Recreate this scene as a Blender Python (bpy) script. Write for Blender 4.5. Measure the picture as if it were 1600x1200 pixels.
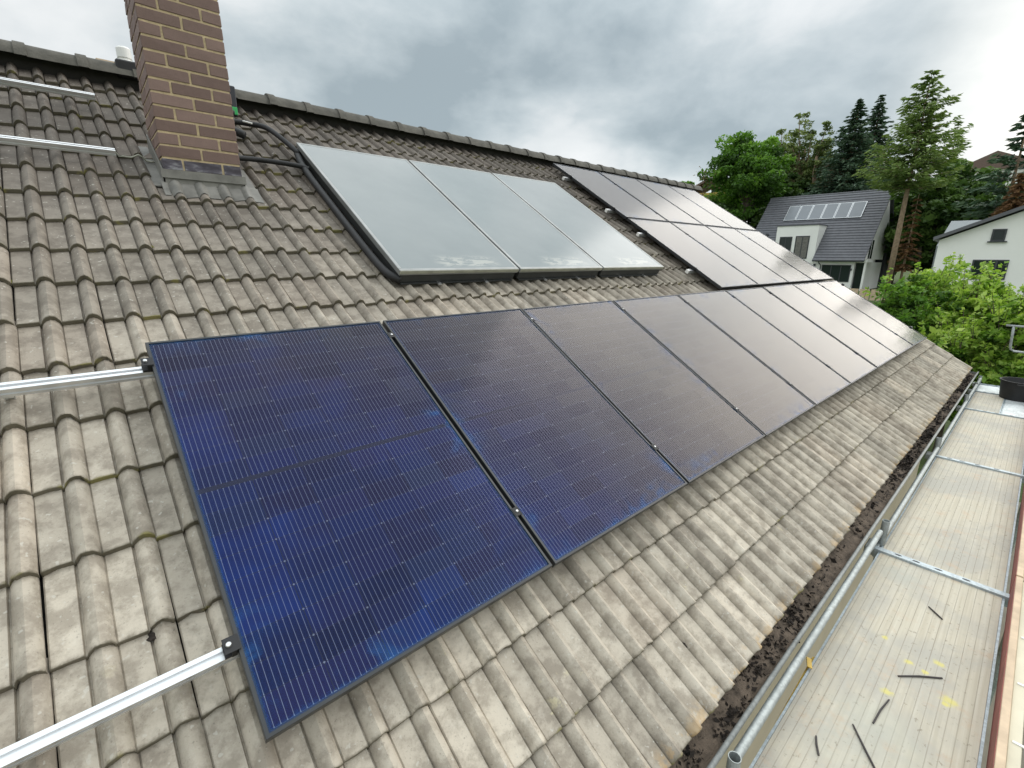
import bpy, bmesh, math, random
import numpy as np
from mathutils import Matrix, Vector

for o in list(bpy.data.objects):
    bpy.data.objects.remove(o)
scene = bpy.context.scene
COL = scene.collection
rnd = random.Random(7)
rng = np.random.default_rng(11)

# ------------------------------------------------------------------ camera
TILT = math.radians(31.5)
CT, ST = math.cos(TILT), math.sin(TILT)
CAM = np.array([-0.15668327, -1.1721872429, 1.2762832261])
RC = np.array([[0.7457715793563, -0.6661778354635899, 0.005642956795047782],
               [-0.16984266844025697, -0.19831197884561502, -0.9653112591404971],
               [0.6441880310914166, 0.7189432874596722, -0.2610408588998888]])
FPX = 730.7808
cam_d = bpy.data.cameras.new('camera')
cam_d.sensor_fit = 'HORIZONTAL'
cam_d.sensor_width = 36.0
cam_d.lens = FPX / 1600.0 * 36.0
cam_d.clip_start = 0.02
cam_d.clip_end = 3000
cam_o = bpy.data.objects.new('camera', cam_d)
COL.objects.link(cam_o)
m3 = np.stack([RC[0], -RC[1], -RC[2]], axis=1)
mw = Matrix([[*m3[0], CAM[0]], [*m3[1], CAM[1]], [*m3[2], CAM[2]], [0, 0, 0, 1]])
cam_o.matrix_world = mw
scene.camera = cam_o

# ------------------------------------------------------------------ light
SUN_EL, SUN_AZ = math.radians(28), math.radians(-16)     # azimuth from +X towards +Y
sun_dir = Vector((math.cos(SUN_EL) * math.cos(SUN_AZ), math.cos(SUN_EL) * math.sin(SUN_AZ), math.sin(SUN_EL)))
sd = bpy.data.lights.new('sun', 'SUN')
sd.energy = 1.0
sd.angle = math.radians(66)
sd.color = (1.0, 0.96, 0.90)
so = bpy.data.objects.new('sun', sd)
so.rotation_euler = sun_dir.to_track_quat('Z', 'Y').to_euler()
COL.objects.link(so)

world = bpy.data.worlds.new('World')
scene.world = world
world.use_nodes = True


def nn(nt, typ, **kw):
    n = nt.nodes.new(typ)
    for k, v in kw.items():
        if k == 'inp':
            for a, b in v.items():
                if b is None:
                    continue
                if isinstance(b, bpy.types.NodeSocket):
                    nt.links.new(b, n.inputs[a])
                else:
                    n.inputs[a].default_value = b
        else:
            setattr(n, k, v)
    return n


def mth(nt, op, a, b=None, c=None, clamp=False):
    n = nt.nodes.new('ShaderNodeMath')
    n.operation = op
    n.use_clamp = clamp
    for i, v in enumerate((a, b, c)):
        if v is None:
            continue
        if isinstance(v, bpy.types.NodeSocket):
            nt.links.new(v, n.inputs[i])
        else:
            n.inputs[i].default_value = v
    return n.outputs[0]


def mixc(nt, f, a, b, blend='MIX'):
    n = nt.nodes.new('ShaderNodeMix')
    n.data_type = 'RGBA'
    n.blend_type = blend
    for i, v in ((0, f), (6, a), (7, b)):
        if isinstance(v, bpy.types.NodeSocket):
            nt.links.new(v, n.inputs[i])
        else:
            n.inputs[i].default_value = (*v, 1) if isinstance(v, (tuple, list)) and len(v) == 3 else v
    return n.outputs[2]


def ramp(nt, f, stops, mode='LINEAR'):
    n = nt.nodes.new('ShaderNodeValToRGB')
    n.color_ramp.interpolation = mode
    e = n.color_ramp.elements
    while len(e) < len(stops):
        e.new(0.5)
    for el, (p, cval) in zip(e, stops):
        el.position = p
        el.color = (*cval, 1) if len(cval) == 3 else cval
    if f is not None:
        nt.links.new(f, n.inputs[0])
    return n.outputs[0]


def sstep(nt, x, lo, hi):
    n = nt.nodes.new('ShaderNodeMapRange')
    n.interpolation_type = 'SMOOTHSTEP'
    nt.links.new(x, n.inputs[0])
    n.inputs[1].default_value = lo
    n.inputs[2].default_value = hi
    return n.outputs[0]


def noise(nt, vec, scale, detail=4, rough=0.55, dist=0.0, dim='3D'):
    n = nt.nodes.new('ShaderNodeTexNoise')
    n.noise_dimensions = dim
    if vec is not None:
        nt.links.new(vec, n.inputs['Vector'])
    n.inputs['Scale'].default_value = scale
    n.inputs['Detail'].default_value = detail
    n.inputs['Roughness'].default_value = rough
    n.inputs['Distortion'].default_value = dist
    return n.outputs[0]


def vmap(nt, vec, loc=(0, 0, 0), scale=(1, 1, 1), rot=(0, 0, 0)):
    n = nt.nodes.new('ShaderNodeMapping')
    nt.links.new(vec, n.inputs[0])
    n.inputs[1].default_value = loc
    n.inputs[2].default_value = rot
    n.inputs[3].default_value = scale
    return n.outputs[0]


def build_world():
    nt = world.node_tree
    nt.nodes.clear()
    out = nn(nt, 'ShaderNodeOutputWorld')
    sky = nn(nt, 'ShaderNodeTexSky', sky_type='NISHITA', sun_disc=False)
    sky.sun_elevation = SUN_EL
    sky.sun_rotation = math.pi / 2 - SUN_AZ
    tc = nn(nt, 'ShaderNodeTexCoord')
    d = tc.outputs['Generated']
    sep = nn(nt, 'ShaderNodeSeparateXYZ', inp={0: d})
    z = mth(nt, 'MAXIMUM', sep.outputs[2], 0.0)
    # billows get flatter towards the horizon
    zz = mth(nt, 'POWER', z, 0.7)
    cv = nn(nt, 'ShaderNodeCombineXYZ', inp={0: sep.outputs[0], 1: sep.outputs[1], 2: zz}).outputs[0]
    n1 = noise(nt, vmap(nt, cv, CLOUD_OFF, (1, 1, 1.7)), 1.6, 2, 0.5, 0.1)
    n2 = noise(nt, vmap(nt, cv, (CLOUD_OFF[0] + 3.1, CLOUD_OFF[1] - 7.7, 2.0), (1, 1, 1.7)), 3.4, 7, 0.5, 0.25)
    n3 = noise(nt, vmap(nt, cv, (1.7, 4.2, 5.0), (1, 1, 1.8)), 11.0, 6, 0.55, 0.2)
    a = mth(nt, 'MULTIPLY', n1, 0.48)
    b = mth(nt, 'MULTIPLY_ADD', n2, 0.45, a)
    cs = mth(nt, 'ADD', mth(nt, 'MULTIPLY_ADD', n3, 0.13, b), -0.022)
    dark = ramp(nt, cs, [(0.375, (0.305, 0.362, 0.388)), (0.44, (0.42, 0.478, 0.50)), (0.49, (0.52, 0.57, 0.585)), (0.535, (0.64, 0.67, 0.675)), (0.62, (0.78, 0.79, 0.785))])
    # thinner, brighter cloud low in the +X direction (the white part of the sky in view), brighter zenith
    dn = nn(nt, 'ShaderNodeVectorMath', operation='DOT_PRODUCT', inp={0: d, 1: (0.957, -0.203, 0.208)}).outputs['Value']
    glow = sstep(nt, dn, 0.90, 0.995)
    thin = mixc(nt, mth(nt, 'MULTIPLY', glow, 0.45), dark, (1.38, 1.28, 1.12))
    gain = mth(nt, 'MULTIPLY_ADD', glow, 0.10, 0.80)
    gain = mth(nt, 'MULTIPLY_ADD', sstep(nt, z, 0.30, 0.95), 1.25, gain)
    cl = nn(nt, 'ShaderNodeVectorMath', operation='SCALE', inp={0: thin, 'Scale': gain}).outputs[0]
    # bright band of distant cloud near the horizon
    hz = mth(nt, 'SUBTRACT', 1.0, sstep(nt, z, 0.02, 0.17))
    cl = mixc(nt, mth(nt, 'MULTIPLY', hz, 0.70), cl, (0.86, 0.87, 0.87))
    bg_c = nn(nt, 'ShaderNodeBackground', inp={0: cl, 1: 1.0})
    bg_s = nn(nt, 'ShaderNodeBackground', inp={0: sky.outputs[0], 1: 0.1})
    mx = nn(nt, 'ShaderNodeMixShader', inp={0: 0.92, 1: bg_s.outputs[0], 2: bg_c.outputs[0]})
    nt.links.new(mx.outputs[0], out.inputs[0])


CLOUD_OFF = (-18.1756, -11.8621, 2.0912)
build_world()
vs = scene.view_settings
vs.view_transform = 'Standard'
vs.look = 'None'
vs.gamma = 1
vs.exposure = 0.63
vs.use_curve_mapping = False
scene.cycles.max_bounces = 6
scene.cycles.transparent_max_bounces = 12


# ------------------------------------------------------------------ geometry helpers
def W(u, v, w=0.0):
    return Vector((u, v * CT - w * ST, v * ST + w * CT))


def ray(px, py):
    d = RC.T @ np.array([(px - 800) / FPX, (py - 600) / FPX, 1.0])
    return d / np.linalg.norm(d)


def at(px, py, dist):
    """point seen at a pixel of the 1600 px photograph, at a horizontal distance in metres"""
    d = ray(px, py)
    return Vector(CAM + d * dist / math.hypot(d[0], d[1]))


def proj(p):
    q = RC @ (np.array(p) - CAM)
    return 800 + FPX * q[0] / q[2], 600 + FPX * q[1] / q[2], q[2]


def smooth01(x):
    x = min(1, max(0, x))
    return x * x * (3 - 2 * x)


def ground_z(x, y):
    return -3.25 + 1.35 * smooth01((x - 18) / 42) + 5.0 * smooth01((math.hypot(x, y) - 80) / 130) - 0.6 * smooth01((-x - 10) / 60)


def mesh(name, verts, faces, mats=None, mi=None, smooth=False):
    me = bpy.data.meshes.new(name)
    me.from_pydata([tuple(v) for v in verts], [], faces)
    if mats:
        for m in (mats if isinstance(mats, (list, tuple)) else [mats]):
            me.materials.append(m)
    if mi is not None:
        me.polygons.foreach_set('material_index', mi)
    if smooth:
        me.polygons.foreach_set('use_smooth', [True] * len(me.polygons))
    me.update()
    return me


def link(name, me, parent=None, loc=None, rot=None):
    o = bpy.data.objects.new(name, me)
    COL.objects.link(o)
    if parent:
        o.parent = parent
    if loc is not None:
        o.location = loc
    if rot is not None:
        o.rotation_euler = rot
    return o


def tag(o, label, cat, group=None):
    o['label'] = label
    o['category'] = cat
    if group:
        o['group'] = group
    return o


def struct(o):
    o['kind'] = 'structure'
    return o


def empty(name, loc=(0, 0, 0), rot=(0, 0, 0)):
    o = bpy.data.objects.new(name, None)
    o.empty_display_size = 0.1
    COL.objects.link(o)
    o.location = loc
    o.rotation_euler = rot
    return o


class MB:
    """collects shapes into one mesh"""
    def __init__(self):
        self.v, self.f, self.mi = [], [], []

    def add(self, verts, faces, mi=0):
        b = len(self.v)
        self.v += [tuple(p) for p in verts]
        self.f += [[i + b for i in fc] for fc in faces]
        self.mi += [mi] * len(faces)
        return self

    def box(self, x0, x1, y0, y1, z0, z1, mi=0, bev=0.0):
        if bev <= 0:
            vs_ = [(x, y, z) for z in (z0, z1) for y in (y0, y1) for x in (x0, x1)]
            return self.add(vs_, [(0, 2, 3, 1), (4, 5, 7, 6), (0, 1, 5, 4), (2, 6, 7, 3), (0, 4, 6, 2), (1, 3, 7, 5)], mi)
        bm = bmesh.new()
        bmesh.ops.create_cube(bm, size=1)
        for q in bm.verts:
            q.co = Vector(((x0 + x1) / 2 + q.co.x * (x1 - x0), (y0 + y1) / 2 + q.co.y * (y1 - y0), (z0 + z1) / 2 + q.co.z * (z1 - z0)))
        bmesh.ops.bevel(bm, geom=bm.edges[:] , offset=bev, segments=1, affect='EDGES')
        bm.verts.index_update()
        self.add([q.co[:] for q in bm.verts], [[q.index for q in fc.verts] for fc in bm.faces], mi)
        bm.free()
        return self

    def prism(self, pts, axis, a0, a1, mi=0):
        """2-D polygon extruded along an axis: axis 0: pts=(y,z), 1: pts=(x,z), 2: pts=(x,y)"""
        n = len(pts)

        def pt(p, a):
            return {0: (a, p[0], p[1]), 1: (p[0], a, p[1]), 2: (p[0], p[1], a)}[axis]
        vs_ = [pt(p, a0) for p in pts] + [pt(p, a1) for p in pts]
        fs = [(i, (i + 1) % n, n + (i + 1) % n, n + i) for i in range(n)] + [tuple(range(n))[::-1], tuple(range(n, 2 * n))]
        return self.add(vs_, fs, mi)

    def tube(self, pts, rad, n=8, mi=0, cap=True, hollow=False):
        pts = [Vector(p) for p in pts]
        if not isinstance(rad, (list, tuple)):
            rad = [rad] * len(pts)
        rings = []
        up0 = Vector((0.13, 0.27, 0.95)).normalized()
        for i, p in enumerate(pts):
            d = (pts[min(i + 1, len(pts) - 1)] - pts[max(i - 1, 0)])
            if d.length < 1e-9:
                d = Vector((0, 0, 1))
            d.normalize()
            a = up0 if abs(d.dot(up0)) < 0.93 else Vector((1, 0, 0))
            x = d.cross(a).normalized()
            y = d.cross(x).normalized()
            rings.append([p + (x * math.cos(2 * math.pi * k / n) + y * math.sin(2 * math.pi * k / n)) * rad[i] for k in range(n)])
        b = len(self.v)
        for r in rings:
            self.v += [tuple(q) for q in r]
        for i in range(len(rings) - 1):
            for k in range(n):
                self.f.append([b + i * n + k, b + i * n + (k + 1) % n, b + (i + 1) * n + (k + 1) % n, b + (i + 1) * n + k])
                self.mi.append(mi)
        if cap:
            self.f.append([b + k for k in range(n)][::-1])
            self.f.append([b + (len(rings) - 1) * n + k for k in range(n)])
            self.mi += [mi, mi]
        return self

    def lathe(self, prof, n=24, mi=0, cx=0, cy=0):
        b = len(self.v)
        for r, z in prof:
            for k in range(n):
                self.v.append((cx + r * math.cos(2 * math.pi * k / n), cy + r * math.sin(2 * math.pi * k / n), z))
        for i in range(len(prof) - 1):
            for k in range(n):
                self.f.append([b + i * n + k, b + i * n + (k + 1) % n, b + (i + 1) * n + (k + 1) % n, b + (i + 1) * n + k])
                self.mi.append(mi)
        return self

    def me(self, name, mats, smooth=False):
        return mesh(name, self.v, self.f, mats, self.mi, smooth)

    def build(self, name, mats, parent=None, loc=None, rot=None, smooth=False):
        return link(name, self.me(name, mats, smooth), parent, loc, rot)


def auto_smooth(me, ang=40):
    me.polygons.foreach_set('use_smooth', [True] * len(me.polygons))
    bm = bmesh.new()
    bm.from_mesh(me)
    for e in bm.edges:
        if len(e.link_faces) == 2 and e.calc_face_angle(0) > math.radians(ang):
            e.smooth = False
    bm.to_mesh(me)
    bm.free()


def vattr(me, name, data):
    a = me.attributes.new(name, 'FLOAT_VECTOR', 'POINT')
    a.data.foreach_set('vector', np.asarray(data, dtype=np.float32).ravel())


# ------------------------------------------------------------------ materials
def newmat(name):
    m = bpy.data.materials.new(name)
    m.use_nodes = True
    nt = m.node_tree
    return m, nt, nt.nodes['Principled BSDF']


def simple(name, col, rough=0.6, metal=0.0, var=0.15, scale=8.0, bump=0.0, bscale=60, spec=0.5):
    m, nt, p = newmat(name)
    tc = nn(nt, 'ShaderNodeNewGeometry').outputs['Position']
    n = noise(nt, tc, scale, 5, 0.6)
    lo = tuple(x * (1 - var) for x in col)
    hi = tuple(min(1, x * (1 + var)) for x in col)
    cc = ramp(nt, n, [(0.3, lo), (0.7, hi)])
    nt.links.new(cc, p.inputs['Base Color'])
    p.inputs['Roughness'].default_value = rough
    p.inputs['Metallic'].default_value = metal
    p.inputs['Specular IOR Level'].default_value = spec
    if bump > 0:
        nb = noise(nt, tc, bscale, 4, 0.6)
        b = nn(nt, 'ShaderNodeBump', inp={'Strength': bump, 'Distance': 0.01, 'Height': nb})
        nt.links.new(b.outputs[0], p.inputs['Normal'])
    return m


def roof_v(nt):
    g = nn(nt, 'ShaderNodeNewGeometry').outputs['Position']
    v = nn(nt, 'ShaderNodeVectorMath', operation='DOT_PRODUCT', inp={0: g, 1: (0, CT, ST)}).outputs['Value']
    return g, v


def tile_material():
    m, nt, p = newmat('weathered_concrete_tile')
    g, v = roof_v(nt)
    at_ = nn(nt, 'ShaderNodeAttribute', attribute_name='tuv')
    sp = nn(nt, 'ShaderNodeSeparateXYZ', inp={0: at_.outputs['Vector']})
    tu, tv, tint = sp.outputs
    oi = nn(nt, 'ShaderNodeObjectInfo').outputs['Random']
    r = mth(nt, 'FRACT', mth(nt, 'ADD', oi, tint))
    big = noise(nt, g, 0.8, 4, 0.6)
    med = noise(nt, g, 11.0, 6, 0.66)
    fine = noise(nt, g, 120.0, 3, 0.65)
    # weathered pale at the eave, darker brown roll shade painted in towards the ridge
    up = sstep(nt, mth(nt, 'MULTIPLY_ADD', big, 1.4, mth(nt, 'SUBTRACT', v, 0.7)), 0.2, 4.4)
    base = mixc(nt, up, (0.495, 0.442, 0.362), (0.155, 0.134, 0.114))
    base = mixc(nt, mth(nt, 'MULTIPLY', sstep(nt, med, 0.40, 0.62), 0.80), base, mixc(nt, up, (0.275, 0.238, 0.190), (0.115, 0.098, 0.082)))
    # pale bloom patches
    pale = noise(nt, vmap(nt, g, (3, 9, 1)), 6.5, 8, 0.72)
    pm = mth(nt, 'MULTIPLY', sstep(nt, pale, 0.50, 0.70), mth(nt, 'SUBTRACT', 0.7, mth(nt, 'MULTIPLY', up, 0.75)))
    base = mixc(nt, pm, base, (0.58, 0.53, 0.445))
    # tile to tile
    val = mth(nt, 'MULTIPLY_ADD', r, 0.42, 0.76)
    base = mixc(nt, 1.0, base, nn(nt, 'ShaderNodeCombineColor', inp={0: val, 1: val, 2: val}).outputs[0], 'MULTIPLY')
    warm = sstep(nt, mth(nt, 'FRACT', mth(nt, 'MULTIPLY', r, 7.3)), 0.6, 1.0)
    base = mixc(nt, mth(nt, 'MULTIPLY', warm, 0.2), base, mixc(nt, 1.0, base, (1.08, 0.95, 0.88), 'MULTIPLY'))
    # dark speckle
    base = mixc(nt, mth(nt, 'MULTIPLY', sstep(nt, fine, 0.58, 0.75), 0.45), base, (0.10, 0.09, 0.075))
    spk = noise(nt, g, 46.0, 2, 0.5)
    base = mixc(nt, mth(nt, 'MULTIPLY', sstep(nt, spk, 0.66, 0.72), 0.5), base, (0.55, 0.53, 0.47))
    # moss and dirt on the lip and along the side joint
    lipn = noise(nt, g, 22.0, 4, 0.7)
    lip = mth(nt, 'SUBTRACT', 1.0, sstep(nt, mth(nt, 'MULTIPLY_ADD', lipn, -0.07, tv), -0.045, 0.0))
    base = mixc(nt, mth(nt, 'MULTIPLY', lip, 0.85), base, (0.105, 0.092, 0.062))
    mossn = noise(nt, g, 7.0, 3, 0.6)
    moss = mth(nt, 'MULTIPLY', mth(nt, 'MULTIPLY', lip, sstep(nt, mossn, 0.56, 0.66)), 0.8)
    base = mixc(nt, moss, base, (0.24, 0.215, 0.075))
    # run-off dirt next to the rolls
    # orange lichen on the tile ends at the gutter
    orn = noise(nt, g, 13.0, 6, 0.7)
    om = mth(nt, 'MULTIPLY', mth(nt, 'SUBTRACT', 1.0, sstep(nt, v, -0.79, -0.70)), mth(nt, 'MULTIPLY', sstep(nt, orn, 0.50, 0.60), 0.45))
    base = mixc(nt, om, base, (0.52, 0.33, 0.13))
    yn = noise(nt, vmap(nt, g, (7, 2, 4)), 6.0, 6, 0.7)
    ym = mth(nt, 'MULTIPLY', mth(nt, 'SUBTRACT', 1.0, sstep(nt, v, -0.6, 0.9)), sstep(nt, yn, 0.64, 0.70))
    base = mixc(nt, mth(nt, 'MULTIPLY', ym, 0.7), base, (0.56, 0.50, 0.33))
    nt.links.new(base, p.inputs['Base Color'])
    p.inputs['Roughness'].default_value = 0.82
    p.inputs['Specular IOR Level'].default_value = 0.35
    hgt = mth(nt, 'ADD', mth(nt, 'MULTIPLY', fine, 0.5), mth(nt, 'ADD', mth(nt, 'MULTIPLY', med, 1.2), mth(nt, 'MULTIPLY', lipn, 0.5)))
    b = nn(nt, 'ShaderNodeBump', inp={'Strength': 0.55, 'Distance': 0.004, 'Height': hgt})
    nt.links.new(b.outputs[0], p.inputs['Normal'])
    return m


def cell_material():
    m, nt, p = newmat('solar_cell_silicon')
    at_ = nn(nt, 'ShaderNodeAttribute', attribute_name='cuv')
    sp = nn(nt, 'ShaderNodeSeparateXYZ', inp={0: at_.outputs['Vector']})
    cu, cvv, tint = sp.outputs
    oi = nn(nt, 'ShaderNodeObjectInfo').outputs['Random']
    r = mth(nt, 'FRACT', mth(nt, 'ADD', oi, tint))
    col = ramp(nt, r, [(0.0, (0.005, 0.009, 0.062)), (0.3, (0.006, 0.015, 0.090)), (0.55, (0.012, 0.011, 0.062)), (0.8, (0.007, 0.022, 0.115)), (1.0, (0.013, 0.022, 0.068))])
    g = nn(nt, 'ShaderNodeNewGeometry').outputs['Position']
    sm = noise(nt, g, 3.0, 4, 0.6, 0.5)
    col = mixc(nt, mth(nt, 'MULTIPLY', sstep(nt, sm, 0.45, 0.75), 0.6), col, (0.004, 0.030, 0.19))
    rv = mth(nt, 'MULTIPLY_ADD', mth(nt, 'FRACT', mth(nt, 'MULTIPLY', r, 5.7)), 0.62, 0.66)
    col = mixc(nt, 1.0, col, nn(nt, 'ShaderNodeCombineColor', inp={0: rv, 1: rv, 2: rv}).outputs[0], 'MULTIPLY')
    # nitride coating: blue seen from above, dull purple-brown seen at a slant
    lw = nn(nt, 'ShaderNodeLayerWeight', inp={'Blend': 0.5}).outputs['Facing']
    col = mixc(nt, sstep(nt, lw, 0.20, 0.48), col, mixc(nt, r, (0.014, 0.010, 0.018), (0.044, 0.038, 0.038)))
    f = mth(nt, 'ABSOLUTE', mth(nt, 'SUBTRACT', mth(nt, 'FRACT', mth(nt, 'MULTIPLY', cu, 10.0)), 0.5))
    ed = mth(nt, 'ABSOLUTE', mth(nt, 'SUBTRACT', cvv, 0.5))
    edm = mth(nt, 'MULTIPLY', sstep(nt, ed, 0.44, 0.485), 0.045)
    thr = mth(nt, 'ADD', edm, 0.042)
    line = mth(nt, 'LESS_THAN', f, thr)
    col = mixc(nt, mth(nt, 'MULTIPLY', line, 0.8), col, (0.34, 0.38, 0.47))
    nt.links.new(col, p.inputs['Base Color'])
    p.inputs['Roughness'].default_value = 0.55
    p.inputs['Specular IOR Level'].default_value = 0.2
    return m


def panel_glass():
    """anti-reflection coated front glass: bluish at steep angles, neutral and bright when grazed"""
    m = bpy.data.materials.new('coated_panel_glass')
    m.use_nodes = True
    nt = m.node_tree
    nt.nodes.clear()
    out = nn(nt, 'ShaderNodeOutputMaterial')
    lw = nn(nt, 'ShaderNodeLayerWeight', inp={'Blend': 0.5})
    tint = ramp(nt, lw.outputs['Facing'], [(0.10, (0.07, 0.15, 0.55)), (0.32, (0.36, 0.33, 0.50)), (0.54, (0.97, 0.91, 0.86)), (0.75, (1, 0.98, 0.95))])
    g = nn(nt, 'ShaderNodeNewGeometry').outputs['Position']
    smn = noise(nt, g, 2.2, 5, 0.62, 1.2)
    rg = mth(nt, 'MULTIPLY_ADD', smn, 0.10, 0.075)
    fr = nn(nt, 'ShaderNodeFresnel', inp={'IOR': 1.39})
    gl = nn(nt, 'ShaderNodeBsdfGlossy', inp={'Color': tint, 'Roughness': rg})
    tr = nn(nt, 'ShaderNodeBsdfTransparent', inp={'Color': (0.97, 0.98, 1.0, 1)})
    # finger and hand smears along the edges: greasy film that scatters blue light
    oc = nn(nt, 'ShaderNodeTexCoord').outputs['Object']
    so_ = nn(nt, 'ShaderNodeSeparateXYZ', inp={0: oc})
    ex = mth(nt, 'MINIMUM', so_.outputs[0], mth(nt, 'SUBTRACT', 1.134, so_.outputs[0]))
    ey = mth(nt, 'MINIMUM', so_.outputs[1], mth(nt, 'SUBTRACT', 1.722, so_.outputs[1]))
    ee = mth(nt, 'MINIMUM', ex, ey)
    near = mth(nt, 'SUBTRACT', 1.0, sstep(nt, ee, 0.02, 0.17))
    sx = noise(nt, vmap(nt, g, (5, 1, 8)), 7.0, 6, 0.6, 1.4)
    sy = noise(nt, vmap(nt, g, (1, 7, 2)), 1.9, 3, 0.5)
    sm2 = mth(nt, 'MULTIPLY', mth(nt, 'MULTIPLY', sstep(nt, sx, 0.46, 0.70), sstep(nt, sy, 0.44, 0.6)), mth(nt, 'MULTIPLY', near, 0.20))
    rim = mth(nt, 'MULTIPLY', mth(nt, 'SUBTRACT', 1.0, sstep(nt, ee, 0.012, 0.030)), 0.10)
    sm2 = mth(nt, 'ADD', sm2, rim)
    df = nn(nt, 'ShaderNodeBsdfDiffuse', inp={'Color': (0.05, 0.22, 0.58, 1)})
    mx = nn(nt, 'ShaderNodeMixShader', inp={0: fr.outputs[0], 1: tr.outputs[0], 2: gl.outputs[0]})
    mx2 = nn(nt, 'ShaderNodeMixShader', inp={0: sm2, 1: mx.outputs[0], 2: df.outputs[0]})
    nt.links.new(mx2.outputs[0], out.inputs[0])
    return m


def collector_glass():
    m, nt, p = newmat('prismatic_collector_glass')
    tc = nn(nt, 'ShaderNodeTexCoord').outputs['Object']
    sp = nn(nt, 'ShaderNodeSeparateXYZ', inp={0: tc})
    n = noise(nt, tc, 1.1, 4, 0.6)
    col = ramp(nt, n, [(0.3, (0.150, 0.180, 0.186)), (0.7, (0.195, 0.225, 0.228))])
    # chalky condensation marks low on the inside
    nz = noise(nt, vmap(nt, tc, (0, 0, 0), (5, 14, 1)), 1.6, 6, 0.7, 0.8)
    band = mth(nt, 'MULTIPLY', sstep(nt, sp.outputs[1], 0.03, 0.08), mth(nt, 'SUBTRACT', 1.0, sstep(nt, sp.outputs[1], 0.13, 0.24)))
    mid = mth(nt, 'SUBTRACT', 1.0, sstep(nt, mth(nt, 'ABSOLUTE', mth(nt, 'SUBTRACT', sp.outputs[0], 0.68)), 0.2, 0.36))
    mk = mth(nt, 'MULTIPLY', mth(nt, 'MULTIPLY', band, mid), sstep(nt, nz, 0.42, 0.56))
    col = mixc(nt, mth(nt, 'MULTIPLY', mk, 0.33), col, (0.62, 0.60, 0.52))
    nt.links.new(col, p.inputs['Base Color'])
    p.inputs['Roughness'].default_value = 0.14
    p.inputs['IOR'].default_value = 1.5
    fn = noise(nt, tc, 260.0, 2, 0.5)
    b = nn(nt, 'ShaderNodeBump', inp={'Strength': 0.05, 'Distance': 0.002, 'Height': fn})
    nt.links.new(b.outputs[0], p.inputs['Normal'])
    return m


def brick_material(name, lo, hi, rough=0.75):
    m, nt, p = newmat(name)
    oi = nn(nt, 'ShaderNodeObjectInfo').outputs['Random']
    g = nn(nt, 'ShaderNodeNewGeometry').outputs['Position']
    n = noise(nt, g, 14.0, 5, 0.65)
    f = mth(nt, 'ADD', mth(nt, 'MULTIPLY', oi, 0.55), mth(nt, 'MULTIPLY', n, 0.5))
    col = ramp(nt, f, [(0.15, lo), (0.85, hi)])
    sp = noise(nt, g, 150.0, 2, 0.6)
    col = mixc(nt, mth(nt, 'MULTIPLY', sstep(nt, sp, 0.6, 0.75), 0.35), col, (0.05, 0.035, 0.03))
    nt.links.new(col, p.inputs['Base Color'])
    p.inputs['Roughness'].default_value = rough
    b = nn(nt, 'ShaderNodeBump', inp={'Strength': 0.35, 'Distance': 0.003, 'Height': mth(nt, 'ADD', n, sp)})
    nt.links.new(b.outputs[0], p.inputs['Normal'])
    return m


def glazed_material():
    m, nt, p = newmat('glazed_dark_clinker')
    g = nn(nt, 'ShaderNodeNewGeometry').outputs['Position']
    n = noise(nt, vmap(nt, g, (2, 0, 1), (1, 1, 2.5)), 7.0, 4, 0.55)
    col = ramp(nt, n, [(0.40, (0.035, 0.028, 0.038)), (0.52, (0.085, 0.075, 0.095)), (0.66, (0.36, 0.36, 0.37))])
    nt.links.new(col, p.inputs['Base Color'])
    p.inputs['Roughness'].default_value = 0.3
    return m


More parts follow.
